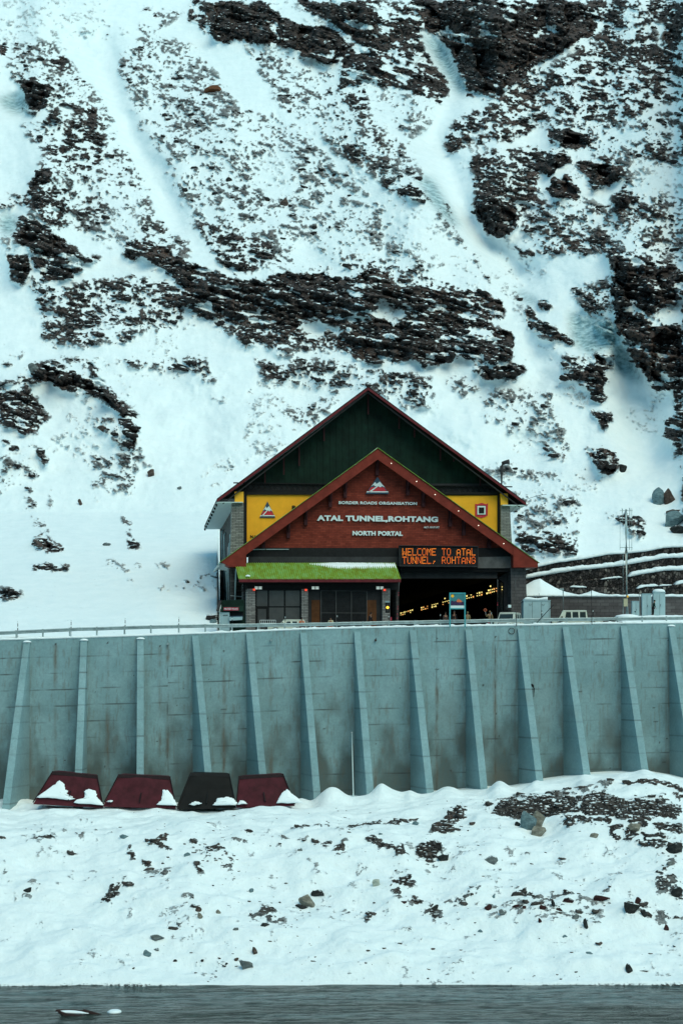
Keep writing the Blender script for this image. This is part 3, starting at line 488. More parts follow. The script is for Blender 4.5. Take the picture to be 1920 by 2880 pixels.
bden = np.maximum(.06*np.clip(fbm(BX, BPY, 60, 3, 231)*5-.25, 0, 1)*np.clip((BPY-2290)/60, 0, 1), density(BX, BPY, [((0, 0), .25, [(-900, 2300*1.6333), (-60, 2300*1.6333), (-60, 2500*1.6333), (-900, 2500*1.6333)])]+BP, 9, 1))
bf = fbm(BX/2.4, BPY, 4.5, 2, 71); bm_ = fbm(BX/2.6, BPY, 11, 3, 81)
bn = rank(bf*.6+bm_*.6)
brock = np.clip(.5+(bn-(1-bden))*2.6, 0, 1)*(bden > .015)
edge = np.clip((111.45-BD)*4, 0, 1); brock = np.maximum(brock, edge)
env = np.clip((BD-111.6)/2, 0, 1)*np.clip((150-BD)/4, 0, 1)
bump_ = env*(fbm(BX/2.2, BPY, 9, 3, 97)*.04+fbm(BX/2.5, BPY, 24, 3, 98)*.14+fbm(BX, BD*28, 260, 3, 91)*1.9+fbm(BX/2, BD*28, 55, 3, 95)*1.0+blur(bden, 3)*.22+brock*(bf*.22+bm_*.2+.05))
BZ2 = BZ+bump_
PB = np.stack([(BX-CX)/F*BD, BD, BZ2], -1)
def bank_D(px, py):
    j = int(round((px-bpx[0])/STEP)); c = H-BZ2[:, j]/BD[:, j]*F; best = 0
    for i in range(len(bD)):
        if bD[i] > 111.4 and c[i] <= py: return float(bD[i])
    return 140.
tag(grid_object('river_bank', PB, M['bank'], dict(rock=brock, bare=np.clip(blur(bden, 2)*1.6+edge, 0, 1), ice=np.zeros(BX.shape))), kind='structure')

# river and the near shore under the camera
wxs = np.concatenate([np.linspace(-160, -40, 20), np.linspace(-38, 38, 160), np.linspace(40, 160, 20)]); wys = np.concatenate([np.linspace(18, 96, 80), np.linspace(96.2, 113, 150)])
WX, WY = np.meshgrid(wxs, wys); WZ = ZR+fbm(WX*.8, WY*2.4, 2.6, 3, 101)*.16+fbm(WX*.6, WY*1.6, 9, 2, 105)*.06
tag(grid_object('river', np.stack([WX, WY, WZ], -1), M['water'], {}), kind='structure')
gx, gy = np.meshgrid(np.linspace(-200, 200, 120), np.linspace(-120, 24, 60)); gz = ZR-1.2+np.clip((24-gy)/24, 0, 1)**.8*17.5+fbm(gx, gy, 14, 3, 111)*1.2
tag(grid_object('near_shore', np.stack([gx, gy, gz], -1), M['bank'], dict(rock=np.clip(fbm(gx, gy, 5, 3, 115)*3, 0, 1), bare=np.ones(gx.shape)*.8, ice=np.zeros(gx.shape))), kind='structure')
g = MB().add([(-900, -600, -24), (900, -600, -24), (900, 1200, -24), (-900, 1200, -24)], [(0, 1, 2, 3)]); tag(g.build('ground', M['snow']), kind='structure')
# unseen hillside added behind the camera to block light from the low sky
hx, hy = np.meshgrid(np.linspace(-900, 900, 150), np.linspace(-700, -60, 70)); hz_ = -6+(-60-hy)*.72+fbm(hx, hy, 160, 4, 181)*60+fbm(hx, hy, 40, 3, 185)*10
tag(grid_object('sky_blocking_hillside', np.stack([hx, hy, hz_], -1), M['mountain'], dict(rock=np.clip(.5+fbm(hx, hy, 30, 4, 187)*5, 0, 1), bare=np.ones(hx.shape), ice=np.zeros(hx.shape))), kind='structure')

# ------------------------------------------------------------------ road behind the wall, snow verge on the wall top
m = MB(); X = list(range(-420, 2341, 60)); rings = []
for px in X:
    d = Dw(px)+.5; z = road_z(px); rings.append([((px-CX)/F*d, d, z), ((px-CX)/F*165, 165, z), ((px-CX)/F*250, 250, z+.0)])
m.loft(rings, cap=False, closed=False); tag(m.build('road', M['asphalt']), kind='structure')
m = MB(); rings = []
for px in np.arange(-420, 2340, 5):
    d = Dw(px); z = (H-wall_top(px))/F*d; h = .13+.10*max(0, mnoise.noise((px*.03, 1, 0))+.4)+.14*max(0, mnoise.noise((px*.09, 5, 0))); o = .05+.10*max(0, mnoise.noise((px*.05, 9, 0))+.1)
    bz = road_z(px)-.2; wd = 1.9+.5*mnoise.noise((px*.02, 3, 0)); P = lambda dd, zz: ((px-CX)/F*d, d+dd, zz)
    rings.append([P(-o, z+.01), P(-o-.02, z+h*.6), P(.15, z+h), P(.7, z+h*1.05+.06*mnoise.noise((px*.12, 2, 7))), P(1.2, z+h*.8), P(wd, min(z-.1, z)), P(wd+.7, bz), P(.2, bz), P(.06, z-.05)])
m.loft(rings); tag(m.build('snow_verge', M['snow'], smooth=True), kind='structure')

# ------------------------------------------------------------------ loose stones too many to count
def scatter(name, label, cat, n, P, wgt, size, mat, seed, sink=.25, cond=None):
    rs = np.random.RandomState(seed); bm = bmesh.new(); bmesh.ops.create_icosphere(bm, subdivisions=1, radius=1); bv = np.array([v.co[:] for v in bm.verts]); bf_ = np.array([[v.index for v in f.verts] for f in bm.faces]); bm.free()
    p = wgt.reshape(-1).astype(float); p = p/p.sum(); idx = rs.choice(len(p), n, p=p); C = P.reshape(-1, 3)[idx]; nb = len(bv)
    var = bv[None]*(1+rs.uniform(-.32, .32, (n, nb, 1))); s = size[0]+(size[1]-size[0])*rs.rand(n)**3.2; sc = np.stack([s*rs.uniform(.9, 1.9, n), s*rs.uniform(.8, 1.2, n), s*rs.uniform(.45, .95, n)], -1)
    V = var*sc[:, None]; a = rs.uniform(-.45, .15, n); x = V[..., 0]*np.cos(a)[:, None]-V[..., 2]*np.sin(a)[:, None]; z = V[..., 0]*np.sin(a)[:, None]+V[..., 2]*np.cos(a)[:, None]; V = np.stack([x, V[..., 1], z], -1)
    V = V+C[:, None]+np.stack([rs.uniform(-.1, .1, n), sink*s*0, -sink*s*.3], -1)[:, None]
    Fc = (bf_[None]+(np.arange(n)*nb)[:, None, None]).reshape(-1, 3); me = bpy.data.meshes.new(name); me.vertices.add(n*nb); me.vertices.foreach_set('co', V.reshape(-1).astype(np.float32))
    me.loops.add(Fc.size); me.loops.foreach_set('vertex_index', Fc.reshape(-1).astype(np.int32)); me.polygons.add(len(Fc)); me.polygons.foreach_set('loop_start', np.arange(0, Fc.size, 3, dtype=np.int32)); me.polygons.foreach_set('loop_total', np.full(len(Fc), 3, np.int32)); me.update(calc_edges=True)
    me.materials.append(mat); o = bpy.data.objects.new(name, me); col.objects.link(o); return tag(o, label, cat, kind='stuff')
M['scree'] = rock_mat('scree_rock', (.022, .020, .020), (.075, .06, .058), .30)
M['rubble'] = rock_mat('rubble_rock', (.05, .045, .042), (.14, .12, .11), .18)
vis = (PX > -200) & (PX < 2120) & (PY < 1770); hit = (rock > .55)
scatter('scree', 'dark angular scree poking through the snow of the mountain side', 'scree', 17000, MT, vis*hit*(np.clip(dens, .03, .62)**2.2)*DD/200, (.10, .62), M['scree'], 3)
visb = (BX > -200) & (BX < 2120) & (BD > 111.8) & (BD < 144)
scatter('rubble', 'small grey and brown rubble strewn over the snowy river bank', 'rubble', 1900, PB, visb*(brock > .5)*(bden+.02)*BD/130, (.04, .30), M['rubble'], 5)
scatter('pebbles', 'scattered small pebbles on the clean snow of the river bank', 'pebbles', 420, PB, visb*(.15+np.clip(fbm(BX, BPY, 120, 3, 251)*5, 0, 1))*np.where(BX < 420, .3, 1), (.03, .13), M['rubble'], 7)

# ------------------------------------------------------------------ concrete retaining wall
BUT = [(-90,1812,-150,2265),(75.5,1806,18,2256),(236,1801,217,2262),(395,1797,394,2262),(549,1788,594,2262),(701,1782,747,2265),(853,1780,893,2255),(1004,1776,1042,2243),(1160,1773,1210,2235),(1317,1771,1361,2222),(1464,1768,1518,2200),(1590,1764,1651,2184),(1753,1761,1816,2184),(1888,1761,1957,2200),(2030,1760,2104,2215)]
WEEP = [(156,1812),(303,1808),(450,1816),(472,1810),(630,1830),(762,1800),(1056,1798),(1228,1795),(1392,1790),(1880,1800)]
wall = thing('retaining_wall', 'tall teal-grey concrete retaining wall with sloping buttresses below the road', 'retaining wall', at(960, 1767, Dw(960)))
W0 = Vector(wall.location)
def joint(px, py):
    top = np.interp(px, TOPX, TOPY); o = np.where(px < 472, 52, 43); v = (py-top-o)/45.8+.02*np.sin(px/37)
    k = np.round(v); return np.clip(1-np.abs(v-k)*45.8/1.5, 0, 1)*((k >= 0) & (k < 10)), k
fx = np.arange(-420, 2340, 2.7); fz = np.arange(0, 1.0001, 1/190)
GX, GT = np.meshgrid(fx, fz); gd = np.interp(fx, [-420, 0, 470, 1920, 2340], [147.2, 149, 150, 157, 159.2])[None, :]+0*GX
topz = (H-np.interp(GX, TOPX, TOPY))/F*gd; botz = -13.2+0*GX; GZ = topz+(botz-topz)*GT; gpy = H-GZ/gd*F
ln, k = joint(GX, gpy)
lm = np.clip(fbm(GX+k*400, gpy*0, 70, 3, 121)*5+.42, 0, 1)
stain = ln*lm*1.0
st_n = fbm(GX, gpy/9, 3.4, 3, 131)+.5; rust = np.zeros(GX.shape)
for cx_, cy_ in WEEP:
    wdt = 8.0+5*fbm(GX, gpy, 40, 2, 135); s = np.clip(1-np.abs(GX-cx_-3*fbm(GX, gpy, 60, 2, 137))/np.maximum(wdt, 1.5), 0, 1)*np.clip((gpy-cy_)/4, 0, 1)*np.clip(fbm(GX*0+cx_, gpy, 70, 3, 139)*3+.55, 0, 1)*(.5+.5*np.clip(fbm(GX, gpy/6, 3.0, 2, 138)*5+.5, 0, 1))
    rust = np.maximum(rust, s*.95); stain = np.maximum(stain, (np.hypot(GX-cx_, (gpy-cy_-1)*.8) < 2.6)*.95)
for b_ in BUT:
    for sgn, wdt in ((-1, 22), (1, 16)):
        dx = (GX-(b_[0]+sgn*8))*sgn; s = np.clip(1-dx/wdt, 0, 1)*(dx > -6)*np.clip(fbm(GX/1.2, gpy/7, 5, 3, 141)*3.2+.42, 0, 1)*np.clip((gpy-b_[1]-10)/90, 0, 1)
        rust = np.maximum(rust, s*.62)
for vx in (472, 1228, 1391):       # upright construction joints, open and mossy
    s = np.clip(1-np.abs(GX-vx-1.2*np.sin(gpy/17))/1.5, 0, 1)*np.clip(fbm(GX*0+vx, gpy, 24, 2, 143)*4+.8, 0, 1); stain = np.maximum(stain, s*.8)
rs = np.random.RandomState(3)
for _ in range(46):
    x_, y_ = rs.uniform(0, 1920), rs.uniform(1830, 2200); stain = np.maximum(stain, (np.hypot(GX-x_, (gpy-y_)) < rs.uniform(1.2, 2.4))*.9)
    if rs.rand() < .45: x2 = rs.uniform(3, 11); stain = np.maximum(stain, (np.hypot((GX-x_)/x2, gpy-y_) < 1.2)*.7)
pt = np.clip(fbm(GX, gpy/1.5, 90, 4, 151)*2.6-.1, 0, .5)*np.clip((gpy-1900)/250, 0, 1); rust = np.maximum(rust, pt); damp_shade = np.clip(fbm(GX/1.3, gpy/2.6, 40, 4, 161)*2.6+(gpy-2040)/190, 0, 1)*np.clip((gpy-1880)/160, 0, 1)*.85  # last mask: dampness and occlusion shade painted together, growing towards the foot
rust = np.maximum(rust, np.clip((st_n-.62)*3, 0, .35)); stain = np.clip(stain, 0, 1)
gy_ = gd+GT*-.25-(0.012)*(1-ln)+.012
rows = np.stack([(GX-CX)/F*gd, gy_, GZ], -1)[::-1]
back1 = rows[-1:].copy(); back1[..., 1] += .55; back2 = rows[:1].copy(); back2[..., 1] += .8
G = np.concatenate([rows, back1, back2], 0)-np.array(W0)
ex = lambda a: np.concatenate([a[::-1], a[:1], a[-1:]], 0)
o = grid_object('wall_face', G, M['concrete'], dict(stain=ex(stain), rust=ex(rust), damp_shade=ex(damp_shade))); o.parent = wall
for bi, (tx, ty, bx_, by_) in enumerate(BUT):
    vs = []; sa = []; ra = []; n = 150; low = 1795 if bi < 4 else 0; dt, db = Dw(tx)-.22, Dw(tx)-4.3
    T0 = at(tx, ty, dt); B0 = at(bx_, by_, db); B0 = B0+(B0-T0)*.16; hw = .285; wb = at(tx, ty, Dw(tx))
    for i in range(n+1):
        t = i/n; P = T0.lerp(B0, t); hh = hw+.03*t; py = H-P.z/P.y*F; px = CX+P.x/P.y*F
        j = float(joint(np.array([tx+0.]), np.array([py]))[0][0]); g_ = .012*j
        for X_, Y_ in ((P.x-hh, P.y+g_), (P.x+hh, P.y+g_), (wb.x+hh, wb.y+.05), (wb.x-hh, wb.y+.05)): vs.append((X_-W0.x, Y_-W0.y, P.z-W0.z))
        jm = j*(.45+.55*random.random()); sa += [jm*.75]*4; ra += [max(0, mnoise.noise((bi*7, t*9, 0)))*.35, max(0, mnoise.noise((bi*7+3, t*9, 0)))*.35, .25, .3]
    mb = MB(); mb.v = vs; mb.f = [(i*4+a, i*4+(a+1) % 4, i*4+4+(a+1) % 4, i*4+4+a) for i in range(n) for a in range(4)]+[(3, 2, 1, 0), tuple(n*4+a for a in range(4))]
    bo = mb.build('buttress', M['concrete_lit'], wall)
    for nm, arr in (('stain', sa), ('rust', ra)): bo.data.attributes.new(nm, 'FLOAT', 'POINT').data.foreach_set('value', arr)
    if bi in (1, 2, 3, 13):
        s = MB(); c = T0-W0; rg = []
        for k_ in range(5):
            a = k_/4*math.pi/2; r_ = math.cos(a); rg.append([(c.x+(.36*r_+.02)*math.cos(q), c.y+.12+.25*r_*math.sin(q), c.z-.03+.17*math.sin(a)) for q in np.linspace(0, 2*math.pi, 14, endpoint=False)])
        s.loft(rg); s.build('snow_cap', M['snow'], wall, smooth=True)
for px, py in ((472, 1810), (762, 1800), (1056, 1800)):
    p = at(px, py, Dw(px)-.12)-W0; MB().tube([(p.x, p.y+.25, p.z), (p.x, p.y-.18, p.z-.06)], .085, 10).build('drain_pipe', M['steel'] if px < 800 else M['wood'], wall)
p = at(1438, 1775, Dw(1438)-.1)-W0; mb = MB(); mb.tube([(p.x+.27*math.cos(a), p.y, p.z+.27*math.sin(a)) for a in np.linspace(0, 2*math.pi, 21)], .03, 6); mb.build('iron_ring', M['wood'], wall)
p = at(1494, 1926, Dw(1494)-.25)-W0; MB().tube([(p.x, p.y, p.z), (p.x+.1, p.y-.15, p.z-.1), (p.x+.22, p.y-.1, p.z-.35), (p.x+.2, p.y, p.z-1.1)], [.11, .12, .06, .03], 7).build('torn_pipe_end', M['rubber'], wall)

# ------------------------------------------------------------------ guardrail and marker posts on the wall top
POSTS = [-178, -103, -27, 47, 121, 197, 273, 350, 425, 503, 577, 652, 726, 800, 873, 947, 1020, 1093, 1165, 1238, 1310, 1381, 1452, 1522, 1593, 1665, 1735, 1805, 1873, 1940, 2010, 2080]
BEX = [-420, 0, 200, 422, 577, 860, 1240, 1500, 1920, 2340]; BEY = [1796, 1781, 1771, 1764, 1761, 1757, 1749, 1744, 1739, 1735]
gr = thing('guardrail', 'galvanised steel guardrail running along the top of the concrete wall', 'guardrail', at(960, 1767, Dw(960)+.45)); g0 = Vector(gr.location)
prof = [(-.01, .155), (-.02, .12), (-.075, .085), (-.075, .05), (-.02, .015), (-.02, -.015), (-.075, -.05), (-.075, -.085), (-.02, -.12), (-.01, -.155), (.0, -.15), (.0, .15)]
mb = MB(); rg = []
for px in range(-190, 2090, 24):
    d = Dw(px)+.38; c = at(px, itp(px, BEX, BEY)+.9*mnoise.noise((px*.02, 0, 3)), d)-g0; rg.append([(c.x, c.y+a, c.z+b) for a, b in prof])
mb.loft(rg); mb.build('rail_beam', M['steel'], gr, bevel=0)
for px in POSTS:
    d = Dw(px)+.46; b0 = at(px, wall_top(px), d)-g0; t0 = at(px, itp(px, BEX, BEY)-5.5, d)-g0; tl = random.uniform(-.015, .015)
    MB().box(b0.x-.065+tl, b0.x+.065+tl, b0.y-.16, b0.y-.145, b0.z-.15, t0.z).box(b0.x-.065+tl, b0.x-.05+tl, b0.y-.145, b0.y-.02, b0.z-.15, t0.z).box(b0.x+.05+tl, b0.x+.065+tl, b0.y-.145, b0.y-.02, b0.z-.15, t0.z).build('post', M['steel'], gr)
DEL = [(50, 1748), (200, 1744), (352, 1739), (503, 1735), (653, 1733), (802, 1730), (948, 1727), (1093, 1729), (1238, 1724), (1381, 1719), (1523, 1717), (1667, 1712), (-103, 1754)]
where = ['nearest the left edge of the picture', 'second from the left edge, over bare snow', 'third from the left edge, over bare snow', 'fourth from the left, short of the dark booth', 'in front of the dark green booth', 'in front of the panelled doors', 'in front of the shutter door', 'below the amber traffic light', 'just left of the teal poster board', 'left of the jeep with the windscreen', 'in front of the pale generator box', 'in front of the side-on pickup', '']
for i, (px, py) in enumerate(DEL):
    d = Dw(px)+.72; t0 = at(px, py, d); b0 = at(px, wall_top(px), d); hgt = t0.z-b0.z
    lb = 'black and white marker post '+where[i] if where[i] else 'black and white marker post beyond the left edge'
    r = thing('marker_post', lb, 'marker post', b0, 0, 'black and white marker posts behind the guardrail')
    hb = hgt*.62 if i < 4 else hgt*.8
    MB().tube([(0, 0, -.1), (0, 0, hb)], .045, 10).build('post', M['black'], r); z = hb
    for q in range(3 if i < 4 else 2):
        dz = (hgt-hb)/(3 if i < 4 else 2); MB().tube([(0, 0, z), (0, 0, z+dz*.96)], .048 if q % 2 == (0 if i < 4 else 1) else .05, 10).build('band', M['black'] if q % 2 else M['white'], r); z += dz

# ------------------------------------------------------------------ tunnel portal building
bld = thing('tunnel_portal_building', 'large gabled tunnel portal with dark green upper gable and red brick lower gable', 'building', (OX, OD, ZG), PSI)
def poly(pts, wv): return [L(x, y, wv) for x, y in pts]
def px_prism(pts, w0, w1, mat, name, parent=bld, **k): return MB().prism(poly(pts, w0), w0, w1).build(name, mat, parent, **k)
# upper roof: two slopes running back into the hill
uA, zA = L(1035, 1086, 6); uLf, zLf = L(610, 1402, 6); uRt, zRt = L(1478, 1411, 6)
def roof(name, A, E, w0, w1, th, mat, parent=bld, **k):
    (ua, za), (ue, ze) = A, E; return MB().prism([(ua, za), (ue, ze), (ue, ze-th), (ua, za-th)], w0, w1).build(name, mat, parent, **k)
roof('upper_roof', (uA, zA), (uLf, zLf), 6, 36, .30, M['black']); roof('upper_roof', (uA, zA), (uRt, zRt), 6, 36, .30, M['black'])
for E in ((uLf, zLf), (uRt, zRt)):
    roof('upper_verge_board', (uA, zA-.12), (E[0], E[1]-.12), 5.93, 6.0, .26, M['trim']); roof('roof_snow', (uA, zA+.09), (E[0]*.995+uA*.005, E[1]+.08), 8, 35.7, .07, M['snow'])
    roof('rafter', (uA, zA-.50), (E[0]+(.6 if E[0] < 0 else -.6), E[1]-.40), 6.2, 6.4, .14, M['dgrey'])
# pale soffit under the left eave, with its rafters' ends
MB().add([(uLf, 6.02, zLf-.33), (uLf+.0, 36, zLf-.33), (uLf+2.6, 36, zLf-.30), (uLf+2.6, 6.02, zLf-.30), (uLf, 6.02, zLf-.40), (uLf, 36, zLf-.40), (uLf+2.6, 36, zLf-.37), (uLf+2.6, 6.02, zLf-.37)], [(0, 1, 2, 3), (7, 6, 5, 4), (0, 4, 5, 1), (1, 5, 6, 2), (2, 6, 7, 3), (3, 7, 4, 0)]).build('eave_soffit', M['soffit'], bld)
mb = MB()
for k_ in range(9): MB().box(uLf-.06, uLf+.12, 7.5+k_*3.4, 7.8+k_*3.4, zLf-.62, zLf-.38).build('rafter_end', M['black'], bld)
uR2 = uRt; MB().box(uR2-2.4, uR2, 6.02, 36, zRt-.42, zRt-.33).build('eave_soffit', M['soffit'], bld)
# upper gable cladding, hangers, lattice band
px_prism([(1036, 1100), (628, 1402), (1462, 1410)], 8.0, 8.15, M['greenwall'], 'upper_gable_wall')
mb = MB()
for x, y0, y1 in ((1035, 1098, 1165), (911, 1192, 1240), (841, 1248, 1310), (798, 1276, 1335), (1122, 1160, 1206), (1165, 1192, 1230), (1238, 1246, 1295), (1276, 1270, 1298), (1350, 1326, 1368), (745, 1316, 1362)):
    (u0, z0), (u1, z1) = L(x, y0, 7.6), L(x, y1, 7.6); MB().box(u0-.07, u0+.07, 7.55, 7.7, z1, z0).build('gable_hanger', M['hanger'], bld)
for x in range(640, 1460, 18):                  # shallow upright ribs of the sheet cladding
    yt = 1100+abs(x-1035)*(.735)+12
    if yt < 1390: (u0, z0), (u1, z1) = L(x, yt, 7.98), L(x, 1392, 7.98); MB().box(u0-.035, u0+.035, 7.96, 8.0, z1, z0).build('cladding_rib', M['greenwall'], bld)
(u0, z0), (u1, z1) = L(690, 1358, 7.5), L(1400, 1390, 7.5); mb = MB(); mb.box(u0-1.2, u1+1.5, 7.5, 7.75, z0-.05, z0+.05).box(u0-1.4, u1+1.8, 7.5, 7.9, z1-.12, z1+.12)
n_ = 46
for i in range(n_):
    a = u0+(u1-u0)*i/n_; b = u0+(u1-u0)*(i+1)/n_
    mb.tube([(a, 7.6, z0), (b, 7.6, z1)], .035, 5).tube([(b, 7.62, z0), (a, 7.62, z1)], .035, 5)
mb.build('lattice_truss', M['black'], bld)
px_prism([(690, 1360), (1400, 1360), (1400, 1392), (690, 1392)], 7.8, 7.95, M['dgrey'], 'truss_backing')
# yellow boards
def emblem(parent, x0, x1, yt, yb, wv, dark, name='mountain_emblem'):
    """triangular sign: dark peak, two snowy summits, red foot, pale road, pale base line"""
    def S(a, b): return (x0+(x1-x0)*a, yb+(yt-yb)*b)
    px_prism([S(0, 0), S(1, 0), S(.5, 1)], wv, wv+.06, dark, name, parent)
    px_prism([S(.10, .13), S(.90, .13), S(.78, .37), S(.55, .42), S(.24, .40)], wv-.02, wv, M['redp'], 'emblem_red', parent)
    px_prism([S(.22, .42), S(.40, .70), S(.46, .58), S(.60, .72), S(.82, .38), S(.70, .46), S(.62, .38), S(.52, .48), S(.42, .44), S(.33, .52)], wv-.04, wv-.02, M['lett'], 'emblem_snow', parent)
    px_prism([S(.10, .10), S(.50, .48), S(.56, .48), S(.20, .10)], wv-.06, wv-.04, M['lett'], 'emblem_road', parent)
    px_prism([S(.03, .09), S(.97, .09), S(.95, .15), S(.05, .15)], wv-.06, wv-.04, M['lett'], 'emblem_line', parent)
yb_ = px_prism([(694, 1390), (905, 1390), (905, 1545), (694, 1545)], 7.2, 7.4, M['yellow'], 'yellow_board'); yb_['label'] = 'left yellow board'
yb_ = px_prism([(1215, 1394), (1399, 1394), (1399, 1520), (1215, 1520)], 7.2, 7.4, M['yellow'], 'yellow_board'); yb_['label'] = 'right yellow board'
emblem(bld, 730, 774, 1410, 1456, 7.1, M['navy'])
(u0, z0), (u1, z1) = L(704, 1514, 7.15), L(722, 1505, 7.15); text_mb('NA', u0, u1, z0, z1, 7.15, .05, .02).build('board_lettering', M['black'], bld)
(u0, z0), (u1, z1) = L(821, 1432, 7.15), L(832, 1422, 7.15); text_mb('B', u0, u1, z0, z1, 7.15, .05, .02).build('board_lettering', M['black'], bld)
px_prism([(1336, 1417), (1342, 1418), (1354, 1414), (1366, 1418), (1372, 1415), (1371, 1450), (1362, 1454), (1354, 1457), (1345, 1454), (1336, 1452)], 7.12, 7.2, M['redp'], 'shield_emblem')
px_prism([(1341, 1421), (1366, 1421), (1366, 1449), (1341, 1449)], 7.10, 7.12, M['trim'], 'shield_field'); px_prism([(1342, 1423), (1365, 1423), (1365, 1447), (1342, 1447)], 7.07, 7.10, M['lett'], 'shield_frame'); px_prism([(1346, 1427), (1361, 1427), (1361, 1444), (1346, 1444)], 7.04, 7.07, M['black'], 'shield_centre')
# frames beside the boards, amber squares, stone piers
for x0, x1, y0, y1 in ((685, 694, 1383, 1600), (1399, 1408, 1388, 1600), (690, 1404, 1384, 1391)): px_prism([(x0, y0), (x1, y0), (x1, y1), (x0, y1)], 7.0, 7.5, M['black'], 'board_frame')
px_prism([(660, 1383), (685, 1383), (685, 1414), (660, 1414)], 6.6, 7.1, M['amber'], 'amber_square'); px_prism([(1407, 1388), (1427, 1388), (1428, 1420), (1408, 1420)], 6.6, 7.1, M['amber'], 'amber_square')
MB().prism(poly([(652, 1415), (685, 1415), (685, 1800), (640, 1800)], 6.5), 6.5, 8.0).build('stone_pier', M['stone'], bld)
MB().prism(poly([(1408, 1420), (1433, 1420), (1441, 1560), (1452, 1800), (1408, 1800)], 6.5), 6.5, 8.0).build('stone_pier', M['stone'], bld)
# body of the building behind
uBL = L(661, 1500, 8)[0]; uBR = L(1432, 1500, 8)[0]
MB().box(uBL, uBL+.4, 8, 35.5, -1, zLf-.37).build('side_wall', M['dstone'], bld); MB().box(uBR-.4, uBR, 8, 35.5, -1, zRt-.37).build('side_wall', M['dstone'], bld)
MB().box(uBL-.12, uBL+.6, 35.2, 35.8, -1, zLf-.41).build('corner_column', M['grey'], bld)
for i, (wv, zt) in enumerate(((9.2, 12.6), (12.3, 11.0), (14.0, 10.2), (24.0, 12.0), (29.0, 12.8))):
    MB().tube([(uBL-.22, wv, -1), (uBL-.22, wv, zt), (uBL-.05, wv+.6, zt+.25)], .10, 8).build('downpipe', M['steel'], bld)
for wv in (16, 20, 26, 31): MB().box(uBL-.03, uBL+.02, wv, wv+1.6, 8.6, 10.4).build('side_window', M['glass'], bld)
px_prism([(700, 1548), (1440, 1548), (1440, 1612), (700, 1612)], 3.2, 3.4, M['dgrey'], 'rear_panel')
MB().box(L(645, 1600, 3)[0], L(645, 1600, 3)[0]+.35, .95, 8.0, -1, L(645, 1600, 3)[1]).build('side_wall', M['dstone'], bld)
for wv in (1.6, 3.0, 5.2): MB().tube([(L(645, 1600, 3)[0]-.15, wv, -1), (L(645, 1600, 3)[0]-.15, wv, 6.8)], .08, 8).build('downpipe', M['steel'], bld)
uu, zz = L(664, 1600, .6); MB().tube([(uu, .5, zz), (uu-.3, .5, -1)], .085, 8).tube([(uu-.6, .5, 4.1), (uu+.6, .5, 4.0)], .03, 6).build('downpipe', M['steel'], bld)
# vent pipe behind the right eave
(u0, z0), (u1, z1), (u2, z2) = L(1410, 1400, 10), L(1410, 1306, 10), L(1431, 1300, 10)
MB().tube([(u0, 10, z0-.4), (u0, 10, z1-.2), (u0+.12, 10, z1+.12), (u0+.45, 10, z2), (u2, 10, z2+.05)], [.19, .19, .2, .2, .26], 12).build('vent_pipe', M['dgrey'], bld, smooth=True)
# lower red gable: verge boards, boxed ends, roof sheets
for S in ((622, 1580), (1513, 1582)):
    mb = MB().prism(poly([(1062, 1262), S, (S[0]+(26 if S[0] < 1000 else -26), S[1]+12), (1062, 1292)], 0), 0, .18); mb.build('lower_verge_board', M['fascia'], bld)
px_prism([(622, 1581), (692, 1531), (692, 1594), (645, 1594)], -.03, 2.2, M['fascia'], 'boxed_eave_end'); px_prism([(1512, 1583), (1512, 1596), (1443, 1596), (1443, 1534)], -.03, 2.2, M['fascia'], 'boxed_eave_end')
A0 = L(1062, 1260, 0); S0 = L(617, 1583, 0); S1 = L(1516, 1584, 0)
roof('lower_roof', (A0[0], A0[1]+.04), (S0[0], S0[1]+.05), -.12, 6.4, .05, M['roofg']); roof('lower_roof', (A0[0], A0[1]+.04), (S1[0], S1[1]+.05), -.12, 6.4, .05, M['roofg'])
roof('roof_snow', (A0[0], A0[1]+.09), (S0[0]+.6, S0[1]+.09), .5, 6.3, .05, M['snow']); roof('roof_snow', (A0[0], A0[1]+.09), (S1[0]-.6, S1[1]+.09), .5, 6.3, .05, M['snow'])
MB().add([(S0[0], .2, S0[1]), (S0[0], 8, S0[1]), (S0[0]+2.4, 8, S0[1]-.35), (S0[0]+2.4, .2, S0[1]-.35), (S0[0], .2, S0[1]-.08), (S0[0], 8, S0[1]-.08), (S0[0]+2.4, 8, S0[1]-.43), (S0[0]+2.4, .2, S0[1]-.43)], [(0, 1, 2, 3), (7, 6, 5, 4), (0, 4, 5, 1), (1, 5, 6, 2), (2, 6, 7, 3), (3, 7, 4, 0)]).build('eave_soffit', M['soffit'], bld)
MB().tube([(S0[0]-.1, .2, S0[1]-.3), (S0[0]-.1, 8, S0[1]-.3)], .13, 8).build('gutter', M['steel'], bld)
px_prism([(1062, 1284), (690, 1541), (1443, 1541)], 1.3, 1.6, M['brick'], 'brick_gable')
mb = MB()
for x, y0, y1 in ((1062, 1285, 1335), (972, 1345, 1398), (930, 1375, 1425), (1148, 1343, 1392), (1192, 1378, 1424), (861, 1425, 1476), (812, 1462, 1512), (1268, 1430, 1480), (1306, 1452, 1504), (742, 1512, 1541), (1378, 1505, 1541)):
    (u0, z0), (u1, z1) = L(x, y0, .6), L(x, y1, .6)
    MB().box(u0-.16, u0+.16, .9, 1.3, z1, z0).tube([(u0, 1.2, z1+.15), (u0, .25, z0-.1)], .12, 4).build('eave_bracket', M['hanger'], bld)
mb = MB()
for x, y in ((1100, 1303), (1171, 1354), (1223, 1391), (1289, 1437), (1345, 1478), (1416, 1529)):
    u0, z0 = L(x, y, -.05); o = MB().cyl((u0, -.06, z0), .04, 'y', .10, 10).build('festoon_bulb', M['lampw'], bld)
emblem(bld, 1028, 1094, 1341, 1389, 1.1, M['navy'])
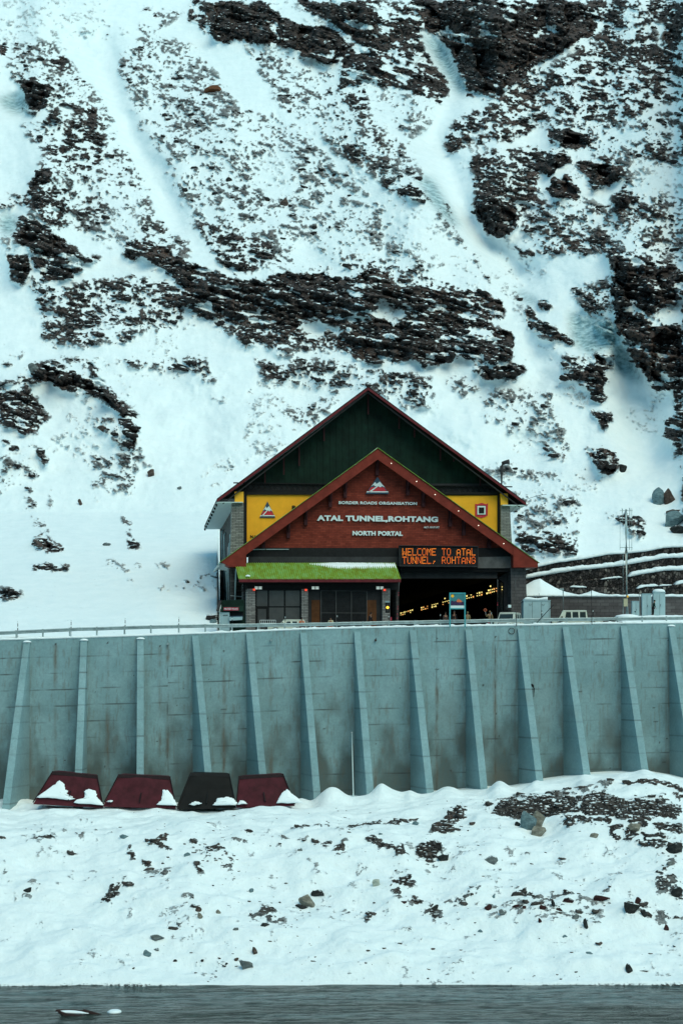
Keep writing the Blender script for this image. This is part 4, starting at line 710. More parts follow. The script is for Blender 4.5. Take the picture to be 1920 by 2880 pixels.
for body, x0, x1, y0, y1, bo_ in (('BORDER ROADS ORGANISATION', 952, 1172, 1409.5, 1420.5, .032), ('ATAL TUNNEL,ROHTANG', 891, 1231, 1449, 1471.5, .05), ('NORTH PORTAL', 991, 1132, 1493, 1507.5, .05), ('ALT.10171FT', 1191, 1235, 1480.5, 1486, .015)):
    (a, z1), (b, z0) = L(x0, y0, 1.15), L(x1, y1, 1.15); text_mb(body, a, b, z0, z1, 1.15, .12, bo_).build('lettering', M['lett'], bld)
# lintel, ledge, beams of the opening
px_prism([(690, 1541), (1443, 1541), (1443, 1566), (690, 1566)], 1.2, 2.0, M['black'], 'lintel')
px_prism([(700, 1545), (745, 1544), (745, 1546), (700, 1547)], 1.05, 1.2, M['steel'], 'lintel_flashing'); px_prism([(748, 1544), (812, 1544), (812, 1546), (748, 1546)], 1.05, 1.2, M['steel'], 'lintel_flashing')
px_prism([(700, 1566), (1130, 1566), (1130, 1592), (700, 1592)], 1.0, 2.4, M['dgrey'], 'ledge_beam')
px_prism([(1343, 1567), (1438, 1565), (1438, 1598), (1343, 1598)], 1.0, 2.0, M['grey'], 'side_box')
px_prism([(1125, 1590), (1443, 1590), (1443, 1608), (1125, 1608)], 1.3, 2.2, M['black'], 'opening_head'); px_prism([(1125, 1608), (1398, 1608), (1398, 1627), (1125, 1627)], 1.8, 2.6, M['dgrey'], 'opening_beam')
px_prism([(1436, 1596), (1478, 1596), (1484, 1800), (1438, 1800)], .9, 2.8, M['lowstone'], 'stone_pier')
px_prism([(640, 1600), (700, 1600), (700, 1800), (640, 1800)], 2.2, 2.5, M['dstone'], 'front_wall')
# bore of the tunnel
(ul, zl), (ur, zr) = L(1092, 1700, 2.6), L(1438, 1612, 2.6); ur += .1; zc = zr
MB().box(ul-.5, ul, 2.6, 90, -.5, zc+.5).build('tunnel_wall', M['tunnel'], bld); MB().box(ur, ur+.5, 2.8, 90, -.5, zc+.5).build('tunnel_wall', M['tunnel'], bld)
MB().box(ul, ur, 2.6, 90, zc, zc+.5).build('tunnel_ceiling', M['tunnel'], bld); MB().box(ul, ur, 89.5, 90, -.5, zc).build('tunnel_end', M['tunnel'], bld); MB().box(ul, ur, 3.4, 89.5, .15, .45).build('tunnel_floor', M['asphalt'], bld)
px_prism([(1400, 1627), (1436, 1600), (1440, 1800), (1418, 1800), (1416, 1640)], 2.4, 3.0, M['dgrey'], 'opening_jamb')
# lamps along the right wall of the bore
zlamp = L(1424, 1650, 4)[1]; names = ['nearest the mouth', 'second from the mouth', 'third from the mouth', 'fourth from the mouth', 'fifth from the mouth', 'sixth from the mouth', 'seventh from the mouth', 'eighth from the mouth', 'farthest in']
segs = [(1409, 1424), (1393, 1406), (1366, 1391), (1338, 1357), (1309, 1333), (1237, 1264), (1212, 1232), (1182, 1204), (1124, 1162)]
kx = lambda px, u: (lambda k, c, s: ((OX+u*c)-k*(OD+u*s))/(s+k*c))((px-CX)/F, math.cos(PSI), math.sin(PSI))
for i, (xa, xb) in enumerate(segs):
    w1, w0 = kx(xa, ur-.25), kx(xb, ur-.25); c, s = math.cos(PSI), math.sin(PSI); ul_ = ur-.25; wm = (w0+w1)/2
    r = thing('tunnel_lamp_row', 'double row of small yellow lamps inside the dark tunnel, '+names[i], 'tunnel lamps', (OX+ul_*c-wm*s, OD+ul_*s+wm*c, ZG+zlamp), PSI, 'yellow lamp rows on the tunnel wall')
    MB().box(.06, .24, w0-wm, w1-wm, -.45, .35).build('cable_tray', M['tunnel'], r); n = max(3, int((xb-xa)/5)); rs2 = random.Random(i)
    for j in range(n):
        wv = w0+(w1-w0)*(j+.5)/n-wm; big = rs2.random()
        for zz_, q in ((.10, 0), (-.17, 1)):
            if rs2.random() < .15: continue
            sz = .038+.04*(rs2.random() < .35); MB().box(-.04, .06, wv-sz*1.6, wv+sz*1.6, zz_-sz, zz_+sz).build('lamp', M['lampy'] if rs2.random() > .25 else M['lampo'], r)
    if i in (2, 5): MB().box(-.04, .06, -.1, .08, .42, .56).build('lamp', M['lampy'], r)
# message board hung on the lintel
(u0, z0), (u1, z1) = L(1122, 1593, .5), L(1344, 1536, .5); c, s = math.cos(PSI), math.sin(PSI)
led = thing('led_message_board', 'black LED board glowing WELCOME TO ATAL TUNNEL, ROHTANG in orange above the tunnel mouth', 'message board', (OX+u0*c-.5*s, OD+u0*s+.5*c, ZG+z0), PSI)
bw, bh = u1-u0, z1-z0
MB().box(0, bw, 0, .45, 0, bh).build('case', M['black'], led, bevel=.02); MB().box(.0, bw, -.18, 0, bh-.06, bh).box(0, bw, -.06, 0, 0, .1).box(0, .08, -.06, 0, .1, bh-.06).box(bw-.08, bw, -.06, 0, .1, bh-.06).build('hood', M['dgrey'], led)
G5 = {'W':['10001','10001','10001','10101','10101','11011','10001'],'E':['11111','10000','10000','11110','10000','10000','11111'],'L':['10000','10000','10000','10000','10000','10000','11111'],'C':['01111','10000','10000','10000','10000','10000','01111'],'O':['01110','10001','10001','10001','10001','10001','01110'],'M':['10001','11011','10101','10101','10001','10001','10001'],'T':['11111','00100','00100','00100','00100','00100','00100'],'A':['00000','01110','10001','10001','11111','10001','10001'],'U':['10001','10001','10001','10001','10001','10001','01110'],'N':['10001','11001','11001','10101','10011','10011','10001'],'R':['11110','10001','10001','11110','10100','10010','10001'],'H':['10001','10001','10001','11111','10001','10001','10001'],'G':['01110','10001','10000','10111','10001','10001','01110'],',':['00000','00000','00000','00000','00110','00100','01000']}
def px2(px, py): u, z = L(px, py, .5); return u-u0, z-z0
m1, m2 = MB(), MB(); rs3 = random.Random(5)
for row, (txt, yt) in enumerate((('WELCOME TO ATAL', 1542), ('TUNNEL, ROHTANG', 1565.5))):
    for ci, ch in enumerate(txt):
        if ch == ' ': continue
        br_ = rs3.random()
        for r_, ln_ in enumerate(G5[ch]):
            for c_, v in enumerate(ln_):
                if v == '1':
                    a, b = px2(1132+ci*13.85+c_*2.35, yt+r_*2.95+1.4); t = (m1 if (br_ < .6) != (rs3.random() < .2) else m2); t.box(a-.027, a+.027, -.02, 0, b-.040, b+.040)
m1.build('message_text', M['led'], led); m2.build('message_text', M['led2'], led)

# ------------------------------------------------------------------ control room lean-to in front
anx = thing('control_room', 'low lean-to room with corrugated green roof in front of the red gable', 'control room', (OX, OD, ZG), PSI)
AP = lambda pts, w0, w1, mat, name, **k: px_prism(pts, w0, w1, mat, name, anx, **k)
wf = -3.2; wb = 1.0; TL, TR, BL, BR = L(660, 1583, wb), L(1111, 1583, wb), L(671, 1629, wf), L(1127, 1629, wf)
rg = []; nC = 74
for i in range(nC*4+1):
    t = i/(nC*4); dz = .045*math.cos(i*math.pi/2)
    a = (TL[0]+(TR[0]-TL[0])*t, wb, TL[1]+(TR[1]-TL[1])*t+dz); b = (BL[0]+(BR[0]-BL[0])*t, wf, BL[1]+(BR[1]-BL[1])*t+dz)
    rg.append([a, b, (b[0], b[1], b[2]-.03), (a[0], a[1], a[2]-.03)])
MB().loft(rg).build('corrugated_roof', M['roofg'], anx)
rg = []
for i in range(70):       # drift of snow under the roof head, on the right half
    t = .455+.54*i/69; e = min(1, (i/69)*3.2)*(.85+.2*mnoise.noise((i*.5, 0, 0))); x0 = TL[0]+(TR[0]-TL[0])*t; s_ = .04+.42*min(e, .9)*.82
    q = lambda f: (TL[0]+(TR[0]-TL[0])*t+((BL[0]-TL[0])*(1-t)+(BR[0]-TR[0])*t)*f, wb+(wf-wb)*f, TL[1]+(BL[1]-TL[1])*f)
    a, b, c_ = q(.0), q(s_*.5), q(s_+.03*(i % 2)); rg.append([(a[0], a[1], a[2]+.03), (a[0], a[1], a[2]+.14*e), (b[0], b[1], b[2]+.17*e+.04), (c_[0], c_[1], c_[2]+.06), (c_[0], c_[1], c_[2]+.0)])
MB().loft(rg).build('roof_snow', M['snow'], anx)
a = L(697, 1624, wf+.3); MB().add(*(lambda bm_: (bm_[0], bm_[1]))((lambda: ([(a[0]+.25*math.cos(q)*r_, wf+.35+.15*math.sin(q)*r_, a[1]+.1+.16*h_) for r_, h_ in ((1, 0), (.7, .7), (.01, 1)) for q in np.linspace(0, 6.28, 9)[:-1]], [(i*8+j, i*8+(j+1) % 8, i*8+8+(j+1) % 8, i*8+8+j) for i in range(2) for j in range(8)]))())).build('snow_lump', M['snow'], anx)
AP([(672, 1628), (1127, 1628), (1127, 1637.5), (672, 1637.5)], wf+.0, wf+.1, M['trim'], 'eave_board')
MB().prism([(BL[0], BL[1]-.03), (BR[0], BR[1]-.03), (BR[0], BR[1]-.35), (BL[0], BL[1]-.35)], wf+.1, wf+.3).build('gutter', M['black'], anx)
wF = -1.9
AP([(683, 1638), (1122, 1638), (1122, 1659), (683, 1659)], wF-.1, wF+.3, M['black'], 'lintel')
for x0, x1 in ((692, 718), (848, 866), (1075, 1097)): AP([(x0, 1656), (x1, 1656), (x1, 1800), (x0, 1800)], wF-.35, wF+.35, M['stone'], 'stone_pier')
AP([(718, 1659), (848, 1659), (848, 1800), (718, 1800)], wF+.12, wF+.3, M['black'], 'window_frame')
for x0, x1, y0, y1 in ((722, 752, 1661, 1705), (757, 798, 1661, 1705), (803, 843, 1661, 1705), (725, 748, 1713, 1800), (757, 798, 1709, 1760), (803, 843, 1709, 1760)): AP([(x0, y0), (x1, y0), (x1, y1), (x0, y1)], wF+.08, wF+.12, M['glass'], 'pane')
AP([(866, 1659), (1075, 1659), (1075, 1800), (866, 1800)], wF+.2, wF+.4, M['dgrey'], 'front_wall')
AP([(876, 1688), (899, 1688), (899, 1800), (876, 1800)], wF+.15, wF+.2, M['brown'], 'brown_panel'); AP([(1031, 1688), (1058, 1688), (1058, 1800), (1031, 1800)], wF+.15, wF+.2, M['brown'], 'brown_panel')
mb = MB()
for i in range(44):
    y = 1664+i*3.1; (a, z1), (b, z0) = L(904, y, wF+.05), L(1030, y+1.9, wF+.05); mb.box(a, b, wF+.06+.05*(i % 2), wF+.16, z0, z1)
mb.build('louvre_shutter', M['dgrey'], anx)
mb = MB()
for x in (903, 945, 988, 1031): (a, z1), (b, z0) = L(x-.8, 1662, wF), L(x+.8, 1800, wF); mb.box(a, b, wF, wF+.2, z0, z1)
for y in (1662, 1724): (a, z1), (b, z0) = L(903, y-1, wF), L(1031, y+1, wF); mb.box(a, b, wF+.01, wF+.2, z0, z1)
mb.build('shutter_frame', M['grey'], anx)
for x0 in (716.5, 876.5, 1058):
    for dx in (0, 11):
        for dy in (0, 4.6): (a, z1), (b, z0) = L(x0+dx, 1650.5+dy, wF-.15), L(x0+dx+8.5, 1652.6+dy, wF-.15); MB().box(a, b, wF-.25, wF-.12, z0, z1).build('strip_lamp', M['tube'], anx)
for x, y in ((714.5, 1658.5), (860, 1659.5), (1081, 1659.5)): (a, z1), (b, z0) = L(x-3, y-2.6, wF-.4), L(x+3, y+2.6, wF-.4); MB().box(a, b, wF-.5, wF-.36, z0, z1).build('red_lamp', M['redl'], anx)
ue = L(1122, 1650, wF)[0]; us = L(684, 1650, wF)[0]
MB().box(ue-.25, ue, wF+.2, wb, -.5, BL[1]-.4).build('side_wall', M['dstone'], anx); MB().box(us, us+.25, wF+.4, wb, -.5, BL[1]-.4).build('side_wall', M['dstone'], anx)
mb = MB()
for i in range(16): a, z = L(678+random.random()*16, 1642+random.random()*22, wf+.5); mb.tube([(a, wf+.5, z), (a+random.uniform(-.3, .3), wf+.45, z+random.uniform(-.4, .4)), (a+random.uniform(-.4, .4), wf+.6, z+random.uniform(-.4, .1))], .02, 4)
mb.build('cable_tangle', M['black'], anx)

# ------------------------------------------------------------------ stone terraces on the right
ter = thing('gabion_terraces', 'dark stepped stone gabion terraces with snow lying on each ledge, right of the portal', 'gabion wall', at(1700, 1680, 180)); t0_ = Vector(ter.location)
XS = np.arange(1470, 2110, 3.0)
T1 = ([1470,1514,1563,1643,1707,1758,1815,1866,1920,2110],[1604,1593,1582,1571,1559,1556,1550,1540,1537,1530]); T2 = ([1470,1548,1611,1675,1739,1803,1866,1920,2110],[1628,1614,1604,1598,1591,1580,1569,1566,1560])
T3 = ([1470,1766,1803,1866,1920,2110],[1650,1622,1614,1604,1602,1598]); T4 = ([1470,1600,1790,1815,1892,1920,2110],[1666,1650,1655,1649,1645,1639,1635]); T5 = ([1470, 2110], [1682, 1682])
tiers = [(T1, T2, 182.4, 189), (T2, T3, 180.8, 182.5), (T3, T4, 179.2, 180.9), (T4, T5, 177.6, 179.3)]
for ti, (a, b, d, db) in enumerate(tiers):
    nj = 9; rows_ = []
    for j in range(nj):
        rows_.append([(x, np.interp(x, *a)+(np.interp(x, *b)+5-np.interp(x, *a))*j/(nj-1)) for x in XS])
    GA = np.zeros((nj+1, len(XS), 3))
    for j in range(nj):
        for i, (x, y) in enumerate(rows_[j]):
            n3 = mnoise.noise((x*.09, y*.09, ti*5)); y2 = y+(1.0*mnoise.noise((x*.05, 3, ti)) if j == 0 else 0); GA[j+1, i] = at(x, y2, d+.16*n3)-t0_
    for i in range(len(XS)): p = GA[1, i]; GA[0, i] = (p[0], db-t0_.y, p[2]+.02)
    o = grid_object('stone_tier', GA, M['gabion'], {}); o.parent = ter
def snow_strip(a, x0, x1, d, h, name='ledge_snow', parent=ter, base=t0_, wd=1.4, brk=False):
    mb = MB(); rg = []
    for x in np.arange(x0, x1+.1, 3.0):
        e = min(1, (x-x0)/12+.1, (x1-x)/12+.1 if x1 < 2000 else 1); hh = h*e*(1+.35*mnoise.noise((x*.045, d, 0))+.25*mnoise.noise((x*.17, d, 2)))
        c = at(x, np.interp(x, *a)+1.0*mnoise.noise((x*.05, 3, 0)), d)-base; o_ = .14+.06*mnoise.noise((x*.1, 9, d))
        rg.append([(c.x, c.y-o_, c.z-.05), (c.x, c.y-o_-.06, c.z+hh*.5), (c.x, c.y-.02, c.z+hh), (c.x, c.y+wd, c.z+hh*1.15), (c.x, c.y+wd, c.z-.05)])
    return mb.loft(rg).build(name, M['snow'], parent, smooth=True)
snow_strip(T1, 1470, 2106, 182.4, .30, wd=5); snow_strip(T2, 1473, 2106, 180.8, .42); snow_strip(T3, 1766, 2106, 179.2, .42); snow_strip(T3, 1688, 1750, 179.2, .14, wd=.5); snow_strip(T4, 1603, 1650, 177.6, .13, wd=.5); snow_strip(T4, 1790, 1850, 177.6, .22, wd=.7); snow_strip(T4, 1852, 1888, 177.6, .1, wd=.6); snow_strip(T4, 1898, 2106, 177.6, .28)
low = thing('low_block_wall', 'long low grey block wall capped with snow below the gabion terraces', 'wall', at(1700, 1740, 173.5)); l0_ = Vector(low.location)
mb = MB(); rg = []
for x in np.arange(1470, 2110, 20): a_ = at(x, 1677, 173.5)-l0_; z_ = 4.6-l0_.z; rg.append([(a_.x, a_.y, z_), (a_.x, a_.y, a_.z), (a_.x, a_.y+.7, a_.z), (a_.x, a_.y+.7, z_)])
mb.loft(rg).build('wall', M['lowstone'], low); mb = MB(); rg = []
for x in np.arange(1470, 2110, 20): a_ = at(x, 1677, 173.4)-l0_; rg.append([(a_.x, a_.y, a_.z-.14), (a_.x, a_.y, a_.z-.01), (a_.x, a_.y+.85, a_.z-.01), (a_.x, a_.y+.85, a_.z-.14)])
mb.loft(rg).build('coping', M['grey'], low); snow_strip(([1470, 2110], [1677, 1677]), 1474, 2106, 173.5, .20, 'wall_snow', low, l0_, .9)
# snow behind the low wall and the cone of snow beside the portal
hx = np.arange(1440, 2110, 3.0); hd = np.linspace(174.0, 177.7, 26); HX, HD = np.meshgrid(hx, hd)
zb = (H-1676)/F*174.0; sky_ = [1440,1478,1500,1519,1541,1560,1590,1628,1652,1664,1683,1697,1720,2110]; syy = [1650,1645,1633,1627,1641,1653,1665,1673,1667,1661,1668,1671,1675,1675]
pk = (H-np.interp(HX, sky_, syy))/F*176.3; e = np.sin(np.clip((HD-174)/2.3, 0, 1)*math.pi/2); HZ = zb-.25+(pk-zb+.25)*e+fbm(HX, HD*30, 30, 3, 171)*.12
tag(grid_object('snow_heap', np.stack([(HX-CX)/F*HD, HD, HZ], -1), M['snow'], {}), kind='structure')
# raised snowy ground that carries the mast and the cabinets
hx = np.arange(1690, 2110, 3.0); hd = np.linspace(158.9, 173.6, 44); HX, HD = np.meshgrid(hx, hd); r_ = np.clip((HX-1700)/50, 0, 1)*np.clip((HD-159)/3.0, 0, 1); r_ = r_*r_*(3-2*r_)
HZ = np.array([road_z(x) for x in hx])[None, :]-.15+r_*1.35+fbm(HX, HD*30, 24, 3, 175)*.18*r_
tag(grid_object('raised_verge', np.stack([(HX-CX)/F*HD, HD, HZ], -1), M['snow'], {}), kind='structure')
def verge_z(px, D): 
    r_ = min(1, max(0, (px-1700)/50))*min(1, max(0, (D-159)/3)); r_ = r_*r_*(3-2*r_); return road_z(px)-.15+r_*1.35

# ------------------------------------------------------------------ hoppers lying against the foot of the wall
HOP = [((142,2172),(268,2184),(93,2251),(290,2261),'rusty','rim','dark red steel hopper nearest the left edge, with two big snow patches','dark red steel hopper against the wall'),
       ((329,2181),(474,2187),(289,2258),(495,2263),'rusty','rim','second hopper from the left, dark red with snow on its right corner',''),
       ((533,2176),(642,2179),(497,2266),(664,2262),'blacksteel','black','sooty black steel hopper between two dark red ones',''),
       ((670,2186),(794,2179),(664,2261),(829,2256),'rusty','rim','rightmost dark red hopper, half buried by a snow mound at its right','')]
PATCH = [[[(.02,.10),(.12,.40),(.24,.72),(.36,.60),(.40,.42),(.46,.38),(.45,.28),(.60,.12),(.50,.06),(.30,.10)],[(.58,-.02),(.62,.10),(.72,.14),(.74,.30),(.72,.40),(.80,.50),(.92,.44),(.93,.22),(.99,.04),(1.0,-.06)]],
         [[(.73,-.03),(.80,.14),(.82,.32),(.84,.52),(.92,.50),(.97,.34),(1.0,.1),(1.02,-.04)],[(.04,.04),(.08,.10),(.13,.07),(.12,.02)]],
         [[(.60,-.02),(.66,.10),(.68,.20),(.88,.24),(.98,.18),(1.02,.02),(1.0,-.04)],[(.20,.02),(.28,.12),(.36,.10),(.42,.04),(.3,-.02)]],
         [[(.68,-.03),(.74,.14),(.84,.34),(.96,.46),(1.02,.28),(1.10,.08),(1.12,-.04)],[(.02,-.03),(.06,.12),(.13,.10),(.20,-.02)]]]
for hi, (tl, tr, bl, br, mt, rm, lb, _) in enumerate(HOP):
    D = 143.4; a, b, c, d = [at(x, y, D) for x, y in (tl, tr, bl, br)]; dt = 1.15
    r = thing('steel_hopper', lb, 'hopper', (c+d)/2, 0, 'steel hoppers at the foot of the wall'); o0 = (c+d)/2; a, b, c, d = a-o0, b-o0, c-o0, d-o0
    a.y += dt; b.y += dt
    bk = [Vector((v.x+(-.25 if v in (b, d) else .25), v.y+1.6, v.z)) for v in (a, b)]; bk2 = [Vector((c.x+.4, 2.9, c.z)), Vector((d.x-.4, 2.9, d.z))]
    lo = Vector((0, 0, -.35)); nx, nz_ = 14, 9; mb = MB(); vs = []
    for j in range(nz_+1):
        for i in range(nx+1):
            s, t = i/nx, j/nz_; p = (c+lo).lerp(d+lo, s).lerp(a.lerp(b, s), t); p.y += .05*mnoise.noise((s*3+hi*7, t*3, 0))-.05*math.sin(s*math.pi); vs.append(p)
    mb.add(vs, [(j*(nx+1)+i, j*(nx+1)+i+1, (j+1)*(nx+1)+i+1, (j+1)*(nx+1)+i) for j in range(nz_) for i in range(nx)]); mb.add([c+lo, d+lo, b, a, bk2[0]+lo, bk2[1]+lo, bk[1], bk[0]], [(1, 5, 6, 2), (4, 0, 3, 7), (5, 4, 7, 6), (0, 4, 5, 1), (3, 2, 6, 7)])
    mb.build('shell', M[mt], r)
    nrm = Vector((0, -dt/ max(.3, (a.z-c.z)), 0)); MB().hexa([a+Vector((-.05, -.16, -.26)), b+Vector((.05, -.16, -.26)), b+Vector((.05, .1, -.26)), a+Vector((-.05, .1, -.26))], [a+Vector((-.05, -.07, .02)), b+Vector((.05, -.07, .02)), b+Vector((.05, .1, .02)), a+Vector((-.05, .1, .02))]).build('rim', M[rm], r)
    for s0, s1, nm in ((a, c, 0), (b, d, 1)): MB().tube([s1+Vector((0, -.04, -.2)), s0+Vector((0, -.04, 0))], .05, 6).build('edge_bar', M[rm], r)
    q = (a+b)/2; MB().tube([q.lerp((c+d)/2, .62)+Vector((0, -.1, 0)), q.lerp((c+d)/2, .95)+Vector((0, -.1, 0))], .06, 6).build('stiffener', M[rm], r)
    for poly_ in PATCH[hi]:
        n = len(poly_); pts = []
        for i in range(n):      # densify and roughen the outline
            (x0, y0), (x1, y1) = poly_[i], poly_[(i+1) % n]
            for k in range(5): f = k/5; pts.append((x0+(x1-x0)*f+.022*mnoise.noise((i*3+k*.9, hi, 1)), y0+(y1-y0)*f+.035*mnoise.noise((i*3+k*.9, hi, 5))))
        cx_, cy_ = sum(p[0] for p in pts)/len(pts), sum(p[1] for p in pts)/len(pts); rings = []
        for sc, th in ((1.0, .0), (.98, .05), (.86, .09), (.5, .13), (.02, .15)):
            ring = []
            for x, y in pts:
                x_, y_ = cx_+(x-cx_)*sc, cy_+(y-cy_)*sc; p = c.lerp(d, x_).lerp(a.lerp(b, x_), y_); ring.append((p.x, p.y-.03-th*(1+.6*(y_ < .2)), p.z))
            rings.append(ring)
        MB().loft(rings, cap=False).build('snow_patch', M['snow'], r, smooth=True)
# thin pole leaning on the wall
b0, t0 = at(994, 2256, 146.2), at(989, 2061, Dw(989)-.45)
r = thing('leaning_pole', 'thin pale pole leaning against the concrete wall between two buttresses', 'pole', b0); MB().tube([(0, 0, -.2), t0-b0], .045, 8).build('pole', M['soffit'], r); MB().tube([(t0-b0)*.995, (t0-b0)*1.006], .06, 8).build('cap', M['white'], r)

# ------------------------------------------------------------------ kiosk on the left
kD = 157.0; kp = at(656, 1786, kD); kp.z = road_z(656); kz = kp.z
def kq(px, py): p = at(px, py, kD); return p.x-kp.x, p.z-kz
kio = thing('police_kiosk', 'small dark green roadside kiosk with a red sign under its sloping roof', 'kiosk', kp, R(0))
(xl, _), (xr, zt), (xs, zs) = kq(621, 1700), kq(684, 1686), kq(616, 1715)
K = lambda pts, y0, y1, mat, nm: MB().prism([kq(*p) for p in pts], y0, y1).build(nm, mat, kio)
K([(622, 1689), (684, 1687), (688, 1800), (622, 1800)], .35, 2.2, M['greenwall'], 'body'); (a, z1), (b, z0) = kq(616, 1716), kq(622, 1800)
K([(621, 1722), (645, 1722), (646, 1800), (622, 1800)], .0, .35, M['pale'], 'side_panel'); K([(616, 1716), (621, 1700), (622, 1800), (616, 1800)], .1, 2.1, M['soffit'], 'door_leaf')
K([(645, 1722), (684, 1722), (684, 1735), (645, 1735)], .28, .36, M['black'], 'service_window'); K([(645, 1736), (682, 1735), (681, 1744), (645, 1746)], -.25, .35, M['pale'], 'counter'); K([(645, 1733.5), (682, 1732.5), (682, 1736), (645, 1737)], -.2, .3, M['navy'], 'counter_edge')
MB().add([(kq(608, 1718)[0], -.3, kq(608, 1718)[1]), (kq(615, 1717)[0], -.3, kq(615, 1717)[1]), (kq(623, 1689)[0], .2, kq(623, 1689)[1]), (kq(616, 1688)[0], .2, kq(616, 1688)[1]), (kq(608, 1718)[0], 2.4, kq(608, 1718)[1]), (kq(615, 1717)[0], 2.4, kq(615, 1717)[1]), (kq(623, 1689)[0], 2.4, kq(623, 1689)[1]), (kq(616, 1688)[0], 2.4, kq(616, 1688)[1])], [(0, 1, 2, 3), (7, 6, 5, 4), (0, 4, 5, 1), (1, 5, 6, 2), (2, 6, 7, 3), (3, 7, 4, 0)]).build('side_roof', M['dgrey'], kio)
MB().hexa([(*kq(620, 1720)[:1], -.15, kq(620, 1720)[1]), (kq(684, 1720)[0], -.15, kq(684, 1720)[1]), (kq(684, 1720)[0], .35, kq(684, 1720)[1]), (kq(620, 1720)[0], .35, kq(620, 1720)[1])], [(kq(618, 1688)[0], .9, kq(618, 1688)[1]), (kq(683, 1685)[0], .9, kq(683, 1685)[1]), (kq(683, 1685)[0], 2.3, kq(683, 1685)[1]), (kq(618, 1688)[0], 2.3, kq(618, 1688)[1])]).build('front_roof', M['greenwall'], kio)
(a, z0), (b, z1) = kq(629.5, 1717.5), kq(671, 1709); MB().box(a, b, -.22, -.16, z0, z1).build('sign', M['redsign'], kio); text_mb('MILITARY POLICE', a+.06, b-.06, z0+.05, z1-.05, -.23, .02, .01).build('sign_lettering', M['lett'], kio)
(a, z0), (b, z1) = kq(627, 1733), kq(642, 1729); text_mb('REPORT', a, b, z0, z1, -.01, .02, .01).build('panel_marks', M['dgrey'], kio)

